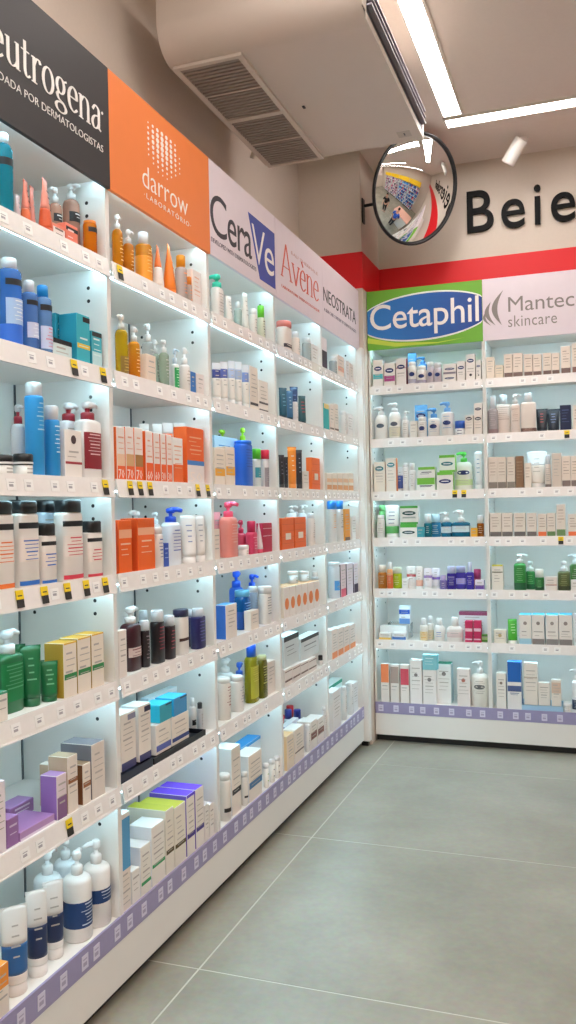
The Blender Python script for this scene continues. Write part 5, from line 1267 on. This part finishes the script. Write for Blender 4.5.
row(6, 6, [
 ('B', 496.5, 506, 673, 10, 'slim white carton with small emblem', dict(c='f1ece4', disc='8a7a6a', dz=.72, dp=.05)),
 ('y', 522, 563, 706, 6, 'low white and blue display tray', dict(c='a9cfe8', dp=.08)),
 ('B', 507.5, 521.5, 662, 10, 'white carton with bright blue top half', dict(c='eeecea', s='1f6ab8', tp='2f8ae0', bands=[(.58, 1, '1c64b8'), (.38, .5, '4a5a8a')], tx='8a94b0', t1=.36, dp=.06)),
 ('B', 524, 537.5, 663, 14, 'tall cream carton with blue foot', dict(c='efe7de', tp='f3f3f1', bands=[(.64, .67, 'c8b8a8')], dp=.05, st=2)),
 ('B', 538.5, 550, 683, 14, 'short cream carton in the tray', dict(c='efe8e0', tp='f3f3f1', dp=.05, st=3)),
 ('B', 551.5, 561, 680, 14, 'slim cream carton with brown side print', dict(c='efe6dc', tp='f3f3f1', bands=[(.5, .9, 'e0c4b0')], dp=.04, st=4)),
 ('j', 563.5, 571, 703, 10, 'tiny white jar', dict(lf=.4)),
 ('p', 572, 584, 669, 14, 'white pump bottle with navy label at the shelf edge', dict(yb=680, c='f1f1f1', lab=[(.1, .4, '2a3a5a')], sp=180))])
finish_labels()

# ------------------------------------------------------------------ the store behind the viewer, seen in the convex mirror
yel = paper('f2c718'); gshelf = mat('dfe3e6', .5)
def far_unit(loc, rz, label, cols, seed):
    r = random.Random(seed); t = thing('wall_shelving', label, 'shelving', loc, rz, 'yellow-topped shelving on the far wall')
    w, d, h = 1.3, .36, 2.3
    MB().box(-w / 2, w / 2, d - .02, d, .02, h, gshelf).box(-w / 2, -w / 2 + .02, 0, d - .02, .02, h, gshelf).box(w / 2 - .02, w / 2, 0, d - .02, .02, h, gshelf).box(-w / 2, w / 2, .03, d - .02, .0005, .1, dark_m).obj('carcass', t)
    zs = [.12 + .31 * k for k in range(7)]
    for z in zs: MB().box(-w / 2 + .02, w / 2 - .02, .0, d - .02, z, z + .022, gshelf).obj('shelf', t)
    MB().box(-w / 2, w / 2, -.02, .0, h - .02, h + .38, yel).obj('header_board', t)
    mb = MB()
    for z in zs[:-0 or None]:
        x = -w / 2 + .03
        while x < w / 2 - .1:
            ww = r.uniform(.05, .1); hh = r.uniform(.12, .2); m = pm(r.choice(cols))
            mb.box(x, x + ww, .03, .2, z + .0225, z + .0225 + hh, m); x += ww + .006
    o = mb.obj('stock', t); o['kind'] = 'stuff'
    return t
bl = ['2f6fc4', '4a9ad8', 'e9eef4', '1f3f86', '7ab4e0', 'd83a4a', 'e6e6ea', '3a5aa8']
mx_ = ['e8e4ea', 'c04a8a', '6a4aa0', 'd8d0d8', '3a3a48', 'e88aa0', 'f0eef0']
for k, (y, lab) in enumerate(((1.5, 'yellow-topped shelving of blue packs nearest the back wall'), (.15, 'yellow-topped shelving of blue packs in the middle'), (-1.2, 'yellow-topped shelving of pink packs'), (-2.55, 'yellow-topped shelving of pink packs, furthest away'))):
    far_unit((XR - .38, y, 0), -PI / 2, lab, bl if k < 2 else mx_, 40 + k)
t = thing('service_counter', 'white service counter standing out from the back wall', 'counter', (2.32, 2.1, 0))
MB().box(-.26, .26, -.7, .7, .02, .97, white_m).box(-.24, .24, -.68, .68, .0005, .02, dark_m).obj('cabinet', t)
bev(MB().box(-.30, .30, -.74, .74, .97, 1.0, mat('e9b7a6', .35)).obj('worktop', t), .004)

def person(loc, rz, label, shirt, trousers, hair, skin, arm):
    t = thing('person', label, 'person', loc, rz, 'people in the aisle')
    def skinned(name, pts, edges, m, parent=t, sub=2):
        me = bpy.data.meshes.new(name); me.from_pydata([p[:3] for p in pts], edges, [])
        o = bpy.data.objects.new(name, me); C.objects.link(o)
        sk = o.modifiers.new('skin', 'SKIN'); sk.use_smooth_shade = True
        for v, p in zip(me.skin_vertices[0].data, pts): v.radius = (p[3], p[4] if len(p) > 4 else p[3])
        me.skin_vertices[0].data[0].use_root = True
        ss = o.modifiers.new('sub', 'SUBSURF'); ss.levels = sub; ss.render_levels = sub
        me.materials.append(m); o.parent = parent; return o
    sm = mat(skin, .5, var=.03, scale=12)
    P = [(0, 0, .90, .13, .10), (0, 0, 1.08, .12, .09), (0, .01, 1.26, .15, .10), (0, .015, 1.36, .10, .08), (0, 0, 1.44, .05, .05), (0, -.01, 1.50, .065, .075), (0, -.015, 1.60, .075, .095), (0, -.01, 1.68, .05, .06)]
    E = [(i, i + 1) for i in range(7)]
    def chain(start, pts):
        a = start
        for p in pts: P.append(p); E.append((a, len(P) - 1)); a = len(P) - 1
        return a
    for s in (-1, 1):
        chain(0, [(s * .09, 0, .84, .085), (s * .10, -.01, .47, .055), (s * .10, .02, .09, .036), (s * .105, -.10, .03, .032)])
        if arm == 'reach' and s == 1: ap = [(s * .19, .01, 1.33, .055), (s * .25, -.06, 1.09, .042), (s * .20, -.28, 1.03, .03), (s * .19, -.34, 1.035, .027)]
        else: ap = [(s * .19, .01, 1.33, .055), (s * .24, .02, 1.07, .042), (s * .24, -.06, .84, .03), (s * .235, -.08, .78, .027)]
        e = chain(3, ap); b = Vector(ap[-1][:3]); d = (b - Vector(ap[-2][:3])).normalized(); q = d.cross(Vector((s, 0, 0))).normalized()
        for k in range(4):
            o_ = q * ((k - 1.5) * .019); L = (.065, .078, .072, .055)[k]
            chain(e, [(*(b + o_ + d * .03), .011), (*(b + o_ + d * (.03 + L * .55)), .009), (*(b + o_ + d * (.03 + L) + Vector((-s * .018, 0, 0))), .007)])
        chain(e, [(*(b + q * .03 + d * .0), .011), (*(b + q * .05 + d * .035), .008)])
    skinned('body', P, E, sm)
    skinned('shirt', [(0, 0, .92, .145, .115), (0, 0, 1.08, .14, .108), (0, .01, 1.26, .168, .118), (0, .015, 1.37, .11, .085), (.19, .01, 1.33, .068), (-.19, .01, 1.33, .068), (.235, -.02, 1.15, .06), (-.23, .015, 1.14, .06)],
            [(0, 1), (1, 2), (2, 3), (3, 4), (3, 5), (4, 6), (5, 7)], mat(shirt, .8, var=.06))
    skinned('trousers', [(0, 0, .93, .14, .112), (.092, 0, .82, .098), (.10, -.01, .47, .07), (.10, .02, .10, .058), (-.092, 0, .82, .098), (-.10, -.01, .47, .07), (-.10, .02, .10, .058)],
            [(0, 1), (1, 2), (2, 3), (0, 4), (4, 5), (5, 6)], mat(trousers, .8, var=.06))
    skinned('hair', [(0, .035, 1.60, .075, .085), (0, .0, 1.69, .07, .085), (0, -.05, 1.70, .04, .04)], [(0, 1), (1, 2)], mat(hair, .7))
    mb = MB()
    for s in (-1, 1): mb.lathe([(.001, .013), (.009, .009), (.013, 0), (.009, -.009), (.001, -.013)], mat('f4f2ee', .3), cx=s * .033, cy=-.1, seg=10).lathe([(.001, .005), (.005, 0), (.001, -.005)], dark_m, cx=s * .033, cy=-.111, seg=8)
    for p_ in range(len(mb.v)): x, y, z = mb.v[p_]; mb.v[p_] = (x, y, z + 1.605)
    mb.obj('eyes', t)
    nose = MB().add([(-.014, -.10, 1.565), (.014, -.10, 1.565), (0, -.135, 1.568), (0, -.108, 1.61)], [(0, 1, 2), (0, 2, 3), (1, 3, 2)], sm).box(-.022, .022, -.104, -.096, 1.535, 1.541, mat('a05a50', .5)); nose.obj('nose_and_mouth', t)
person((1.70, 1.9, 0), PI / 2, 'person in a blue shirt standing at the white counter', '2f5fc8', '1f2230', '241a16', 'd9a184', 'reach')
person((1.9, .5, 0), -PI / 2 - .4, 'person in black clothes standing in the aisle', '17171b', '1a1a1e', '1a1412', 'd0a08a', 'down')
